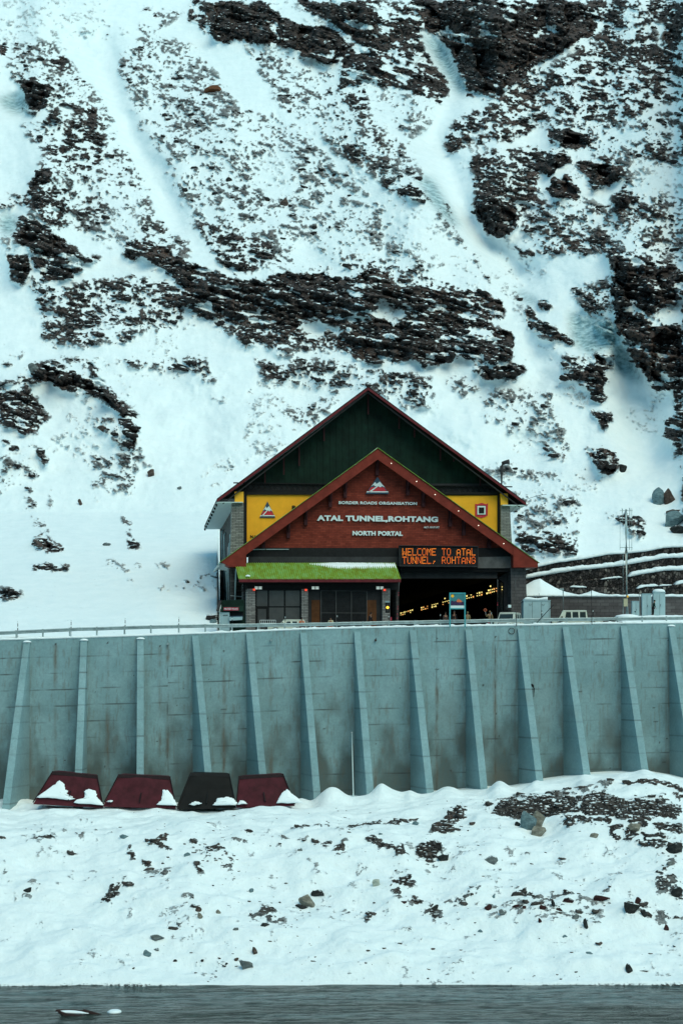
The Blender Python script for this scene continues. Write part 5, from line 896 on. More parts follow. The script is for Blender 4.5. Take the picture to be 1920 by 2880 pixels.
# ------------------------------------------------------------------ vehicles
def wheel(root, x, y, r=.36, w_=.22):
    rg = [[(x+math.cos(q)*rr, y+yy, r+math.sin(q)*rr) for q in np.linspace(0, 2*math.pi, 21)[:-1]] for yy, rr in ((-w_/2, r*.62), (-w_/2, r*.94), (-w_/2+.03, r), (w_/2-.03, r), (w_/2, r*.94), (w_/2, r*.62))]
    wh = MB().loft(rg).build('wheel', M['rubber'], root); sgn = -1 if y < 0 else 1
    MB().cyl((x, y+sgn*(w_/2-.01), r), r*.58, 'y', .05, 16).cyl((x, y+sgn*(w_/2+.02), r), r*.2, 'y', .05, 10).build('rim', M['steel'], wh)
def pickup(name, label, loc, rz, Lh, cab_x, cab_len, ht, mat, double=True, W=1.66, bed=True):
    """x forward; body, cab with slanted screen, glass, bed, wheels, lights"""
    r = thing(name, label, 'pickup truck' if bed else 'jeep', loc, rz); h2 = W/2; x0, x1 = -Lh/2, Lh/2; belt = 1.02
    arch = lambda cx: [(cx+.46*math.cos(q), .34+.46*math.sin(q)) for q in np.linspace(0, math.pi, 9)]
    wf_, wr_ = x1-.75, x0+.95
    pts = [(x0, .42), (x0, belt-.05)]+[(cab_x, belt), (cab_x+cab_len, belt), (x1-.12, .93), (x1, .85), (x1, .38)]+arch(wf_)+arch(wr_)
    MB().prism(pts, -h2, h2).build('body', mat, r, bevel=.03)
    cx0, cx1 = cab_x, cab_x+cab_len; tin = .12; sl = .42
    MB().hexa([(cx0, -h2+.02, belt), (cx1, -h2+.02, belt), (cx1, h2-.02, belt), (cx0, h2-.02, belt)], [(cx0+.10, -h2+tin, ht-.07), (cx1-sl, -h2+tin, ht-.07), (cx1-sl, h2-tin, ht-.07), (cx0+.10, h2-tin, ht-.07)]).build('cab', mat, r, bevel=.03)
    MB().hexa([(cx0+.06, -h2+tin-.05, ht-.07), (cx1-sl+.05, -h2+tin-.05, ht-.07), (cx1-sl+.05, h2-tin+.05, ht-.07), (cx0+.06, h2-tin+.05, ht-.07)], [(cx0+.16, -h2+.2, ht), (cx1-sl-.08, -h2+.2, ht), (cx1-sl-.08, h2-.2, ht), (cx0+.16, h2-.2, ht)]).build('roof', mat, r, bevel=.03)
    def onside(s, xa, xb, za, zb, slantf=0, nm='side_window'):
        yy = lambda z: s*(h2-.02-(tin-.02)*(z-belt)/(ht-.07-belt)); P = [(xa, za), (xb, za), (xb-slantf, zb), (xa+.04, zb)]
        o_ = [(x, yy(z)+s*.012, z) for x, z in P]; i_ = [(x, yy(z)-s*.03, z) for x, z in P]; q = o_+i_
        MB().add(q, [(0, 1, 2, 3), (7, 6, 5, 4), (0, 4, 5, 1), (1, 5, 6, 2), (2, 6, 7, 3), (3, 7, 4, 0)]).build(nm, M['dglass'], r)
    za, zb = belt+.10, ht-.17; fr = lambda z: cx1-sl*(z-belt)/(ht-.07-belt)
    n = 3 if double and cab_len > 2 else (2 if double else 1); span = (cx1-.5-cx0-.18)/n
    for s in (-1, 1):
        for k in range(n): xa = cx0+.16+span*k; onside(s, xa, xa+span-.12, za, zb, .1 if k == n-1 else 0)
        MB().box(cx1-.38, cx1-.28, s*(h2+.02)-.06, s*(h2+.16)+.02 if s > 0 else s*(h2+.02)+.06, belt+.08, belt+.26).build('wing_mirror', M['black'], r)
        MB().box(cx0+.55, cx0+.72, s*h2-.015, s*h2+.015, belt-.12, belt-.07).build('door_handle', M['black'], r)
        MB().cyl((x1+.0, s*(h2-.24), .76), .10, 'x', .05, 14).build('headlight', M['chrome'], r); MB().box(x0-.02, x0+.02, s*(h2-.12)-.08, s*(h2-.12)+.08, .6, .86).build('tail_light', M['redl'] if False else M['redsign'], r)
        wheel(r, wf_, s*(h2-.12)); wheel(r, wr_, s*(h2-.12))
    ws = [(fr(za)+.012, -h2+.13, za), (fr(za)+.012, h2-.13, za), (fr(zb)+.012, h2-.2, zb), (fr(zb)+.012, -h2+.2, zb)]; wi = [(x-.05, y, z) for x, y, z in ws]
    MB().add(ws+wi, [(0, 1, 2, 3), (7, 6, 5, 4), (0, 4, 5, 1), (1, 5, 6, 2), (2, 6, 7, 3), (3, 7, 4, 0)]).build('windscreen', M['dglass'], r)
    MB().tube([(fr(za)+.04, -.1, za), (fr(za+.3)+.04, .35, za+.3)], .012, 5).build('wiper', M['black'], r)
    MB().box(cx0-.012, cx0+.03, -h2+.3, h2-.3, za, zb-.02).build('rear_window', M['dglass'], r)
    MB().box(x1-.01, x1+.03, -h2+.4, h2-.4, .62, .86).build('grille', M['black'], r); MB().box(x1-.02, x1+.14, -h2+.02, h2-.02, .40, .54).build('bumper', M['steel'], r, bevel=.02); MB().box(x1+.14, x1+.16, -.24, .24, .42, .53).build('number_plate', M['white'], r)
    if bed:
        MB().box(x0+.08, cx0-.08, -h2+.1, h2-.1, belt-.045, belt-.035).build('bed_floor', M['dgrey'], r)
        for s in (-1, 1): MB().box(x0+.02, cx0-.04, s*h2-.03, s*h2+.03, belt-.12, belt+.03).build('bed_rail', mat, r)
        MB().box(x0-.01, x0+.04, -h2, h2, belt-.12, belt+.03).build('tailgate', mat, r)
    return r
p = at(1431, 1765, 158.6); p.z = road_z(1431)-.28
j = pickup('jeep', 'white jeep with roof luggage facing the camera beside the tunnel mouth', p, R(-90-24), 3.9, -1.4, 2.5, 1.88, M['carw'], True, bed=False)
tag(j, cat='jeep')
rk = MB(); 
for y in (-.55, .55): rk.tube([(-1.1, y, 1.95), (.6, y, 1.95)], .02, 5)
for x in (-1.1, -.5, .1, .6): rk.tube([(x, -.6, 1.95), (x, .6, 1.95)], .02, 5)
rk.build('roof_rack', M['black'], j)
lg = thing('roof_bundle', 'pale bundle tied on the roof rack of the white jeep', 'luggage', at(1430, 1709.5, 158.6)); MB().loft([[(.3*math.cos(q)*s, .26*math.sin(q)*s, z) for q in np.linspace(0, 6.28, 9)[:-1]] for s, z in ((.7, -.22), (1, -.1), (.9, .08), (.5, .22))]).build('sack', M['greyc'], lg, smooth=True); MB().box(-.08, .2, -.28, .05, .0, .26).build('box', M['lett'], lg, bevel=.02)
p = at(1622, 1765, 161.5); p.z = road_z(1622)-.05
pickup('pickup_truck', 'cream double-cab pickup parked side-on facing left before the grey block wall', p, R(180-4), 4.75, -.95, 2.75, 1.86, M['carw2'])
p = at(806, 1772, 156.4); p.z = road_z(806)-.02
hb = pickup('hatchback_car', 'low cream car mostly hidden behind the guardrail in front of the panelled doors', p, R(180+3), 3.5, -1.72, 2.45, 1.52, M['carw2'], True, 1.5, bed=False); tag(hb, cat='car')
# white tubular barrier beside the car
p = at(731, 1756, 155.4); br_ = thing('tubular_barrier', 'white tubular rack standing behind the guardrail in front of the panelled doors', 'barrier', p)
mb = MB(); wd_ = at(775, 1756, 155.4).x-p.x; zt = at(731, 1744.5, 155.4).z-p.z; zb2 = road_z(750)-p.z
for z in (zt, zt-.28, 0.02): mb.tube([(0, 0, z), (wd_, 0, z)], .02, 5)
for i in range(9): mb.tube([(wd_*i/8, 0, zt), (wd_*i/8, 0, zb2 if i in (0, 8) else 0)], .018, 5)
mb.build('rack', M['white'], br_)

# ------------------------------------------------------------------ generator box, cabinets, mast
p = at(1510, 1760, 162.5); p.z = road_z(1510); gen = thing('generator_box', 'pale blue steel generator box with snow on its lid beside the portal pier', 'generator', p)
x0, x1 = at(1471, 1700, 162.5).x-p.x, at(1547, 1700, 162.5).x-p.x; zt = at(1500, 1690, 162.5).z-p.z
MB().box(x0, x1, 0, 1.7, .1, zt).build('housing', M['pale'], gen, bevel=.03); MB().box(x0-.04, x1+.04, -.05, 1.75, zt, zt+.06).build('lid', M['pale'], gen)
for a in (.33, .66, .95): MB().box(x0+(x1-x0)*a-.012, x0+(x1-x0)*a+.012, -.012, 0, .2, zt-.1).build('door_seam', M['dgrey'], gen)
for a in (.25, .74): MB().tube([(x0+(x1-x0)*a-.1, -.03, zt-.3), (x0+(x1-x0)*a-.08, -.05, zt-.42), (x0+(x1-x0)*a+.08, -.05, zt-.42), (x0+(x1-x0)*a+.1, -.03, zt-.3)], .014, 5).build('lifting_handle', M['dgrey'], gen)
MB().loft([[(x0+(x1-x0)*t, -.03, zt+.06), (x0+(x1-x0)*t, .0, zt+.06+.24*min(1, t*8+.2, (1-t)*8+.2)*(1+.25*math.sin(t*9))), (x0+(x1-x0)*t, 1.6, zt+.3*min(1, t*8+.2, (1-t)*8+.2)), (x0+(x1-x0)*t, 1.7, zt+.06)] for t in np.linspace(.04, .9, 18)]).build('lid_snow', M['snow'], gen, smooth=True)
for a, h in ((.22, .5), (.5, .55), (.62, .75)): MB().tube([(x0+(x1-x0)*a, .8, zt), (x0+(x1-x0)*a+.08*(a == .5), .8, zt+h)], .025, 6).build('vent_stub', M['steel'], gen)
MB().tube([(x0, .3, zt-.1), (x0-.3, .2, zt-.12), (x0-.36, .1, zt-.25)], .05, 8).build('exhaust_pipe', M['grey'], gen)
for (xa, xb, yt, D, lb, sn) in ((1777, 1797, 1692, 163.2, 'smallest pale blue street cabinet, just right of the mast', 0), (1805, 1831, 1671, 163.2, 'middle pale blue street cabinet of the three, plain front', 0), (1837, 1870, 1667, 163.6, 'tallest pale blue street cabinet, with a domed cap of snow', 1)):
    p = at((xa+xb)/2, 1735, D); p.z = verge_z((xa+xb)/2, D)-.15; c_ = thing('street_cabinet', lb, 'cabinet', p, R(-3), 'pale equipment cabinets beside the mast')
    hw = (xb-xa)/2/F*D; zt = at(xa, yt, D).z-p.z
    MB().box(-hw, hw, 0, .8, .1, zt).build('housing', M['pale'], c_, bevel=.02); MB().box(-hw-.03, hw+.03, -.03, .83, 0, .1).build('plinth', M['grey'], c_); MB().box(-hw-.03, hw+.03, -.04, .84, zt, zt+.05).build('lid', M['pale'], c_)
    MB().box(-.008+hw*.05, .008+hw*.05, -.012, 0, .2, zt-.1).build('door_seam', M['dgrey'], c_); MB().box(hw*.05+.05, hw*.05+.08, -.03, 0, zt*.45, zt*.55).build('door_handle', M['dgrey'], c_)
    if sn: MB().loft([[(math.cos(q)*(hw+.03)*s, .4+.44*math.sin(q)*s, zt+.05+z) for q in np.linspace(0, 6.28, 17)[:-1]] for s, z in ((1, 0), (1, .12), (.86, .24), (.5, .31), (.02, .33))]).build('snow_cap', M['snow'], c_, smooth=True)
    if hw < .4: MB().box(-.12, .0, -.012, 0, zt*.35, zt*.42).build('warning_sticker', M['greenwall'], c_)
p = at(1763, 1735, 162.4); p.z = verge_z(1763, 162.4)-.2; ms = thing('antenna_mast', 'tall grey steel antenna mast with thin rods round its head above the gabions', 'antenna mast', p)
Z = lambda y: at(1763, y, 162.4).z-p.z; XX = lambda x: at(x, 1600, 162.4).x-p.x
MB().tube([(0, 0, 0), (XX(1760.5), 0, Z(1552))], [.15, .125], 16).build('lower_pole', M['steel'], ms, smooth=True); MB().tube([(XX(1760.5), 0, Z(1552)), (XX(1760), 0, Z(1500)), (XX(1760), 0, Z(1432))], [.11, .10, .085], 14).build('upper_pole', M['steel'], ms, smooth=True)
MB().cyl((XX(1760.5), 0, Z(1552)), .17, 'z', .16, 16).build('flange', M['dgrey'], ms)
mb = MB()
for y in (1540, 1464, 1436): mb.tube([(XX(1742), 0, Z(y)), (XX(1778), 0, Z(y))], .03, 6).tube([(XX(1760), -.6, Z(y)), (XX(1760), .6, Z(y))], .03, 6)
mb.build('cross_arms', M['steel'], ms)
for x, y0, y1, yy in ((1743, 1546, 1462, 0), (1776, 1548, 1430, 0), (1747, 1464, 1430, -.3), (1752.5, 1464, 1430, .5), (1767, 1548, 1430, -.5), (1773, 1462, 1430, .3)): MB().tube([(XX(x), yy, Z(y0)), (XX(x), yy, Z(y1))], .028, 6).build('antenna_rod', M['steel'], ms)
MB().tube([(XX(1751), -.1, 0), (XX(1751), -.1, Z(1560))], .03, 6).build('cable_riser', M['steel'], ms); MB().box(XX(1752), XX(1763), -.3, -.14, Z(1706), Z(1684)).build('junction_box', M['cream'], ms); MB().box(XX(1761), XX(1766), -.2, -.16, Z(1681), Z(1675)).build('warning_plate', M['amber'], ms)
for y in (1598, 1622, 1634, 1650, 1660, 1668): MB().tube([(XX(1751), -.1, Z(y)), (XX(1757), -.2, Z(y)-.05)], .035, 5).build('cable_clamp', M['dgrey'], ms)
MB().loft([[(math.cos(q)*1.3*s, math.sin(q)*.9*s, z) for q in np.linspace(0, 6.28, 15)[:-1]] for s, z in ((1, 0.05), (.8, .28), (.4, .38), (.02, .42))]).build('snow_collar', M['snow'], ms, smooth=True)

# ------------------------------------------------------------------ poster board, signal, poles
p = at(1285, 1763, 152.7+.7); bz = p.z
pb = thing('poster_board', 'teal framed poster board on two legs with a red dome picture', 'notice board', p); q = lambda x, y: (at(x, y, 153.4).x-p.x, at(x, y, 153.4).z-bz)
def pbx(x0, x1, y0, y1, ya, yb, mat, nm): (a, c), (b, d) = q(x0, y1), q(x1, y0); return MB().box(a, b, ya, yb, c, d).build(nm, mat, pb)
for x in (1264.8, 1307): pbx(x-1.8, x+1.8, 1667, 1764, -.06, .06, M['teal'], 'leg')
pbx(1264, 1308, 1667, 1670.5, -.05, .05, M['teal'], 'frame_top'); pbx(1267, 1305, 1710.5, 1713.5, -.05, .05, M['teal'], 'frame_bottom')
pbx(1266.5, 1305.5, 1670.5, 1703.5, -.01, .03, M['tealbg'], 'picture'); pbx(1266.5, 1305.5, 1703.5, 1710.5, -.02, .03, M['lett'], 'caption_strip')
MB().prism([q(*t) for t in ((1267, 1703), (1267, 1692), (1270, 1689), (1276, 1692), (1283, 1690), (1290, 1692), (1304, 1693), (1304, 1703))], -.016, -.012).build('picture_hills', M['purple'], pb)
MB().prism([q(*t) for t in ((1283, 1692), (1285, 1687), (1288.4, 1685.5), (1289, 1681), (1289.8, 1685.5), (1295, 1688), (1300, 1692), (1297, 1694), (1286, 1694))], -.022, -.018).build('picture_dome', M['orange'], pb)
(a, z) = q(1272, 1676.5); MB().tube([(a, -.02, z), (a, -.012, z)], .14, 14).build('picture_badge', M['amber'], pb)
p = at(1096, 1765, 155.6); p.z = road_z(1096); ts = thing('traffic_light', 'black traffic signal showing amber beside the tunnel mouth', 'traffic light', p); Z = lambda y: at(1090, y, 155.6).z-p.z; XX = lambda x: at(x, 1700, 155.6).x-p.x
MB().tube([(XX(1096.5), 0, 0), (XX(1096.5), 0, Z(1660))], .035, 8).build('pole', M['grey'], ts); MB().box(XX(1083), XX(1095.5), -.16, .1, Z(1724), Z(1695)).build('housing', M['black'], ts, bevel=.03); MB().box(XX(1083), XX(1096), -.3, 0, Z(1694.5), Z(1692)).build('visor', M['pale'], ts)
MB().cyl((XX(1089.5), -.17, Z(1709)), .125, 'y', .06, 18).build('amber_lens', M['sigl'], ts)
for y in (1700.5, 1718): MB().cyl((XX(1089.5), -.17, Z(y)), .10, 'y', .05, 16).build('dark_lens', M['dgrey'], ts)
MB().box(XX(1098), XX(1101), -.05, .0, Z(1746), Z(1736)).build('reflector', M['redsign'], ts)
def pole(lb, xb, yb, xt, yt, D, rad, mat, bands=(), zb=None, extra=None):
    b = at(xb, yb, D); t = at(xt, yt, D); r = thing('slender_pole', lb, 'pole', b, 0); v = t-b; MB().tube([(0, 0, 0), v], rad, 8).build('pole', mat, r)
    for f0, f1 in bands: MB().tube([v*f0, v*f1], rad*1.15, 8).build('red_band', M['redsign'], r)
    if extra: extra(r, v)
    return r
pole('leaning grey and red pole right beside the green lean-to roof', 1115, 1770, 1122, 1638, 158.6, .05, M['grey'], ((.22, .34), (.42, .5), (.72, .79)))
pole('straight grey pole with one red band inside the tunnel mouth, left of the jeep', 1398, 1768, 1398.5, 1630, 160.5, .045, M['grey'], ((.47, .53),))
pole('short grey pole just right of the tunnel mouth, behind the jeep', 1437, 1768, 1437, 1660, 162.2, .045, M['grey'])
pole('thin tall grey pole in front of the right stone pier, by the jeep bonnet', 1452, 1762, 1449, 1632, 154.6, .035, M['grey'])
def lamp_(r, v): MB().box(v.x-.35, v.x+.05, -.12, .12, v.z-.12, v.z+.02).build('lamp_head', M['steel'], r)
pole('pale lamp pole rising behind the cream pickup', 1583, 1768, 1583, 1656, 166.5, .06, M['steel'], (), None, lamp_)
pole('thin dark pole against the grey block wall, right of the cream pickup', 1664, 1757, 1662.5, 1655, 155.4, .035, M['black'])
pole('short thin grey pole between the mast and the cabinets', 1799, 1738, 1797, 1671, 162.9, .03, M['steel'])
r = thing('boom_barrier', 'black diagonal bar rising in front of the pale generator box', 'barrier', at(1504, 1757, 155.2)); b = at(1504, 1757, 155.2); v = at(1556, 1701, 155.2)-b; MB().tube([(0, 0, 0), v], .035, 6).build('bar', M['black'], r); MB().box(-.14, .14, -.12, .12, -.35, .08).build('pivot', M['black'], r)
r = thing('overhead_wire', 'thin wire sagging from the right eave of the portal to the stone pier', 'wire', at(1436, 1440, 172)); b = at(1436, 1440, 172); MB().tube([(0, 0, 0)]+[at(x, y, D)-b for x, y, D in ((1450, 1424, 173), (1480, 1404, 176), (1510, 1394, 180), (1536, 1390, 186))], .022, 5).build('wire', M['dgrey'], r)
# loose planks and a dark bag on the verge
r = thing('timber_offcut', 'dark timber lying in the snow right of the mast, behind the guardrail', 'timber', at(1722, 1751, 156.4)); MB().box(-.9, .9, -.1, .1, -.12, .06).box(-.3, .2, -.25, .3, .06, .14).build('boards', M['wood'], r)

# ------------------------------------------------------------------ people
def skin_body(name, joints, edges, mat, parent, root=0, sub=1):
    me = bpy.data.meshes.new(name); bm = bmesh.new(); ly = bm.verts.layers.skin.verify(); vs = []
    for i, (co, r_) in enumerate(joints):
        v = bm.verts.new(co); v[ly].radius = (r_ if isinstance(r_, tuple) else (r_, r_)); v[ly].use_root = (i == root); vs.append(v)
    for a, b in edges: bm.edges.new((vs[a], vs[b]))
    bm.to_mesh(me); bm.free(); me.materials.append(mat); o = bpy.data.objects.new(name, me); col.objects.link(o); o.parent = parent
    s = o.modifiers.new('skin', 'SKIN'); s.use_smooth_shade = True; s.branch_smoothing = .2; u = o.modifiers.new('sub', 'SUBSURF'); u.levels = u.render_levels = sub; return o
def person(label, loc, rz, jacket, trousers, pose='stand', ht=1.70, lean=0., rarm=None, larm=None, hood=False, headgear=None, coat=False):
    """faces -y; joints in metres for a 1.70 m figure"""
    r = thing('person', label, 'person', loc, rz); k = ht/1.70; V = Vector
    sq = pose == 'squat'; hipz = .40 if sq else .90; yl = lean
    pel = V((0, 0, hipz)); sp = pel+V((0, -.02+yl*.3, .22)); ch = pel+V((0, -.02+yl*.7, .40)); nk = pel+V((0, yl, .58)); hd = nk+V((0, -.03+yl*.2, .14)); ht_ = hd+V((0, .01, .10))
    J = [(pel, .13), (sp, (.14, .11)), (ch, (.16, .115)), (nk, .052), (hd, (.082, .095)), (ht_, .062)]; E = [(0, 1), (1, 2), (2, 3), (3, 4), (4, 5)]
    limbs = {}
    for s, nm, arm in ((-1, 'l', larm), (1, 'r', rarm)):
        sh = ch+V((s*.18, .0, .11)); el, wr = arm if arm else (sh+V((s*.06, -.02, -.28)), sh+V((s*.07, -.12, -.52)))
        i = len(J); J += [(sh, .055), (el, .04), (wr, .028)]; E += [(2, i), (i, i+1), (i+1, i+2)]; limbs[nm] = (sh, el, wr)
        d = (wr-el).normalized(); pm = wr+d*.07; i2 = len(J); J.append((pm, (.034, .018))); E.append((i+2, i2)); sd_ = d.cross(V((s, 0, 0))).normalized()*.5+V((0, s*.0, 0)); ax_ = d.cross(V((0, 1, .01))).normalized()
        for f, (off, ln_) in enumerate(((-.03, .060), (-.010, .075), (.010, .07), (.030, .055))):
            b_ = pm+ax_*off+d*.02; i3 = len(J); J += [(b_, .0095), (b_+d*ln_*.55+V((0, -.008, 0)), .009), (b_+d*ln_*.85+V((0, -.03, 0)), .008)]; E += [(i2, i3), (i3, i3+1), (i3+1, i3+2)]
        i3 = len(J); J += [(wr+d*.03+ax_*-.045, .011), (wr+d*.075+ax_*-.065+V((0, -.02, 0)), .009)]; E += [(i2, i3), (i3, i3+1)]
        hp = pel+V((s*.10, 0, -.03))
        if sq: kn = hp+V((s*.10, -.36, .12)); an = kn+V((0, .20, -.42)); toe = an+V((0, -.17, -.03))
        else: kn = hp+V((s*.02, -.02, -.42)); an = V((s*.12, .03, .08)); toe = an+V((0, -.17, -.04))
        i = len(J); J += [(hp, .092), (kn, .06), (an, .042), (toe, .035)]; E += [(0, i), (i, i+1), (i+1, i+2), (i+2, i+3)]; limbs['leg'+nm] = (hp, kn, an, toe)
    nose = hd+V((0, -.105, .0)); J.append((nose, .014)); E.append((4, len(J)-1))
    J = [(c*k, (tuple(q*k for q in r_) if isinstance(r_, tuple) else r_*k)) for c, r_ in J]
    skin_body('body', J, E, M['skin'], r)
    g = lambda x: x*k
    jj = [(pel+V((0, 0, -.03)), (.155, .125)), (sp, (.165, .13)), (ch, (.185, .135)), (nk+V((0, 0, -.04)), (.085, .075))]; je = [(0, 1), (1, 2), (2, 3)]
    for nm in 'lr':
        sh, el, wr = limbs[nm]; i = len(jj); jj += [(sh, .078), (el, .060), (el.lerp(wr, .93), .045)]; je += [(2, i), (i, i+1), (i+1, i+2)]
    if coat: i = len(jj); jj += [(pel+V((0, 0, -.35)), (.17, .14)), (pel+V((0, 0, -.55)), (.18, .15))]; je += [(0, i), (i, i+1)]
    skin_body('jacket', [(c*k, (tuple(q*k for q in r_) if isinstance(r_, tuple) else r_*k)) for c, r_ in jj], je, jacket, r, 1)
    tj = [(pel+V((0, 0, -.02)), (.145, .12))]; te = []
    for nm in 'lr':
        hp, kn, an, toe = limbs['leg'+nm]; i = len(tj); tj += [(hp, .105), (kn, .075), (an+V((0, 0, .04)), .06)]; te += [(0, i), (i, i+1), (i+1, i+2)]
        sk = [(an*k, .052*k), ((an+V((0, .03, -.04)))*k, .042*k), ((toe+V((0, -.04, 0)))*k, .036*k)]; skin_body('shoe', sk, [(0, 1), (1, 2)], M['rubber'], r)
    skin_body('trousers', [(c*k, (tuple(q*k for q in r_) if isinstance(r_, tuple) else r_*k)) for c, r_ in tj], te, trousers, r)
    hm = headgear or M['hair']; mb = MB(); rg = []
    for a in np.linspace(-.25, 1.5, 7):
        rr = math.cos(a)*.105; rg.append([((hd.x+rr*.86*math.cos(q))*k, (hd.y+.012+rr*(1.05 if math.sin(q) > 0 else .93)*math.sin(q))*k, (hd.z+.045+.105*math.sin(a)+(-.03 if math.sin(q) > .3 and a < 0 else 0))*k) for q in np.linspace(0, 2*math.pi, 15)[:-1]])
    mb.loft(rg).build('hair' if not headgear else 'cap', hm, r, smooth=True)
    for s in (-1, 1): MB().tube([((hd.x+s*.032)*k, (hd.y-.088)*k, (hd.z+.02)*k), ((hd.x+s*.032)*k, (hd.y-.098)*k, (hd.z+.02)*k)], .012*k, 8).build('eye', M['black'], r)
    MB().box((hd.x-.022)*k, (hd.x+.022)*k, (hd.y-.094)*k, (hd.y-.084)*k, (hd.z-.055)*k, (hd.z-.047)*k).build('mouth', M['maroonc'], r)
    return r
Vv = Vector
def stand(px, D, dz=0): p = at(px, 1770, D); p.z = road_z(px)+dz; return p
person('person in a brown jacket squatting behind the guardrail before the doors, dark hair', (lambda p: (p.x, p.y, at(848, 1737, 155.2).z-1.25))(stand(848, 155.2)), R(20), M['orangec'], M['maroonc'], 'squat')
person('person in a cream top crouching behind the guardrail in front of the shutter', (lambda p: (p.x, p.y, at(930, 1736.5, 155.2).z-1.22))(stand(930, 155.2)), R(-15), M['cream'], M['orangec'], 'squat')
person('person in dark clothes bending at the right end of the shutter', (lambda p: (p.x, p.y, at(1038, 1727, 158.4).z-1.62))(stand(1038, 158.4)), R(60), M['darkc'], M['darkc'], lean=-.14)
person('person in a dark grey jacket, leftmost of those standing at the tunnel mouth', (lambda p: (p.x, p.y, at(1252, 1724, 162).z-1.66))(stand(1252, 162)), R(15), M['greyc'], M['darkc'])
person('person in a nearly black jacket behind the legs of the teal board', (lambda p: (p.x, p.y, at(1277, 1720, 162.6).z-1.7))(stand(1277, 162.6)), R(-25), M['darkc'], M['darkc'], headgear=M['greyc'])
person('person in a khaki and orange jacket seen from behind, right of the teal board', (lambda p: (p.x, p.y, at(1314, 1723, 161).z-1.66))(stand(1314, 161)), R(170), M['khaki'], M['darkc'], lean=-.1, headgear=M['khaki'])
g7 = person('person in a khaki jacket left of the jeep holding up a round orange paddle', (lambda p: (p.x, p.y, at(1377, 1721, 160.2).z-1.66))(stand(1377, 160.2)), R(0), M['khaki'], M['redc'], larm=(Vv((-.32, -.08, 1.18)), Vv((-.40, -.20, 1.36))), headgear=M['khaki'])
pp = at(1364, 1716, 159.9); r = thing('signal_paddle', 'round orange signal paddle held up left of the white jeep', 'paddle', pp); MB().cyl((0, 0, 0), .15, 'y', .02, 20).build('disc', M['orange'], r); MB().cyl((0, -.015, 0), .11, 'y', .01, 20).build('disc_face', M['maroonc'], r); MB().tube([(0, 0, -.13), (.07, 0, -.42)], .012, 6).build('handle', M['white'], r)
person('person in a long dark green coat leaning between the two taller cabinets', (lambda p: (p.x, p.y, verge_z(1836, 162.6)-.02))(stand(1836, 162.6)), R(95), M['greenc'], M['darkc'], lean=-.12, ht=1.5, coat=True, headgear=M['hair'])

# ------------------------------------------------------------------ boulders
RM = dict(grey=rock_mat('grey_rock', (.13, .15, .15), (.22, .25, .25), .22), dark=rock_mat('dark_rock', (.022, .024, .024), (.06, .06, .058), .16), red=rock_mat('reddish_rock', (.035, .014, .014), (.075, .03, .03), .15), tan=rock_mat('tan_rock', (.20, .19, .155), (.36, .35, .30)), brown=rock_mat('brown_rock', (.07, .05, .042), (.16, .12, .10), .2), pale=rock_mat('pale_rock', (.40, .44, .38), (.55, .60, .52)), blue=rock_mat('blue_grey_rock', (.12, .19, .21), (.20, .29, .31)), rust=rock_mat('rusty_rock', (.12, .045, .02), (.20, .09, .045)))
CN = dict(grey='grey', dark='dark', red='dark reddish', tan='tan', brown='brown', pale='pale cream', blue='blue-grey', rust='rusty orange')
def boulder_mesh(seed, sx, sy, sz, cuts=7):
    rs = random.Random(seed); bm = bmesh.new(); bmesh.ops.create_icosphere(bm, subdivisions=4, radius=1); pl = []
    for _ in range(cuts+9):
        n = Vector((rs.uniform(-1, 1), rs.uniform(-1, .4), rs.uniform(-.6, 1))).normalized(); pl.append((n, rs.uniform(.36, .62)))
    for v in bm.verts:
        for n, d in pl:
            q = v.co.dot(n)-d
            if q > 0: v.co -= n*q*.985
        v.co *= 1+.08*mnoise.noise(v.co*1.3+Vector((seed, 0, 0)))+.022*mnoise.noise(v.co*6+Vector((0, seed, 0)))
    bm.normal_update(); xs = [v.co.x for v in bm.verts]; zs = [v.co.z for v in bm.verts]; kx_ = 2/(max(xs)-min(xs)); kz_ = 2/(max(zs)-min(zs)); mx_ = (max(xs)+min(xs))/2; mz_ = (max(zs)+min(zs))/2
    for v in bm.verts: v.co = Vector(((v.co.x-mx_)*kx_*sx, v.co.y*sy, (v.co.z-mz_)*kz_*sz))
    me = bpy.data.meshes.new('boulder'); bm.to_mesh(me); bm.free(); me.polygons.foreach_set('use_smooth', [False]*len(me.polygons)); return me
def boulder(px, py, wp, hp, kind, where, D, group='boulders on the river bank', tilt=0., bury=.16):
    me = boulder_mesh(int(px*7+py), wp/2/F*D, max(wp, hp)/2/F*D*.75, hp/2/F*D*(1+bury)); me.materials.append(RM[kind]); p = at(px, py+hp*bury/2, D)
    big = wp*hp; o = bpy.data.objects.new('boulder' if big > 500 else 'stone', me); col.objects.link(o); o.location = p; o.rotation_euler = (0, R(tilt), 0)
    sz = 'big' if big > 2500 else ('medium' if big > 700 else ('small' if big > 200 else 'tiny'))
    return tag(o, f'{sz} {CN[kind]} '+('boulder ' if big > 500 else 'stone ')+where, 'boulder' if big > 500 else 'stone', group)
K_ = 1568/960
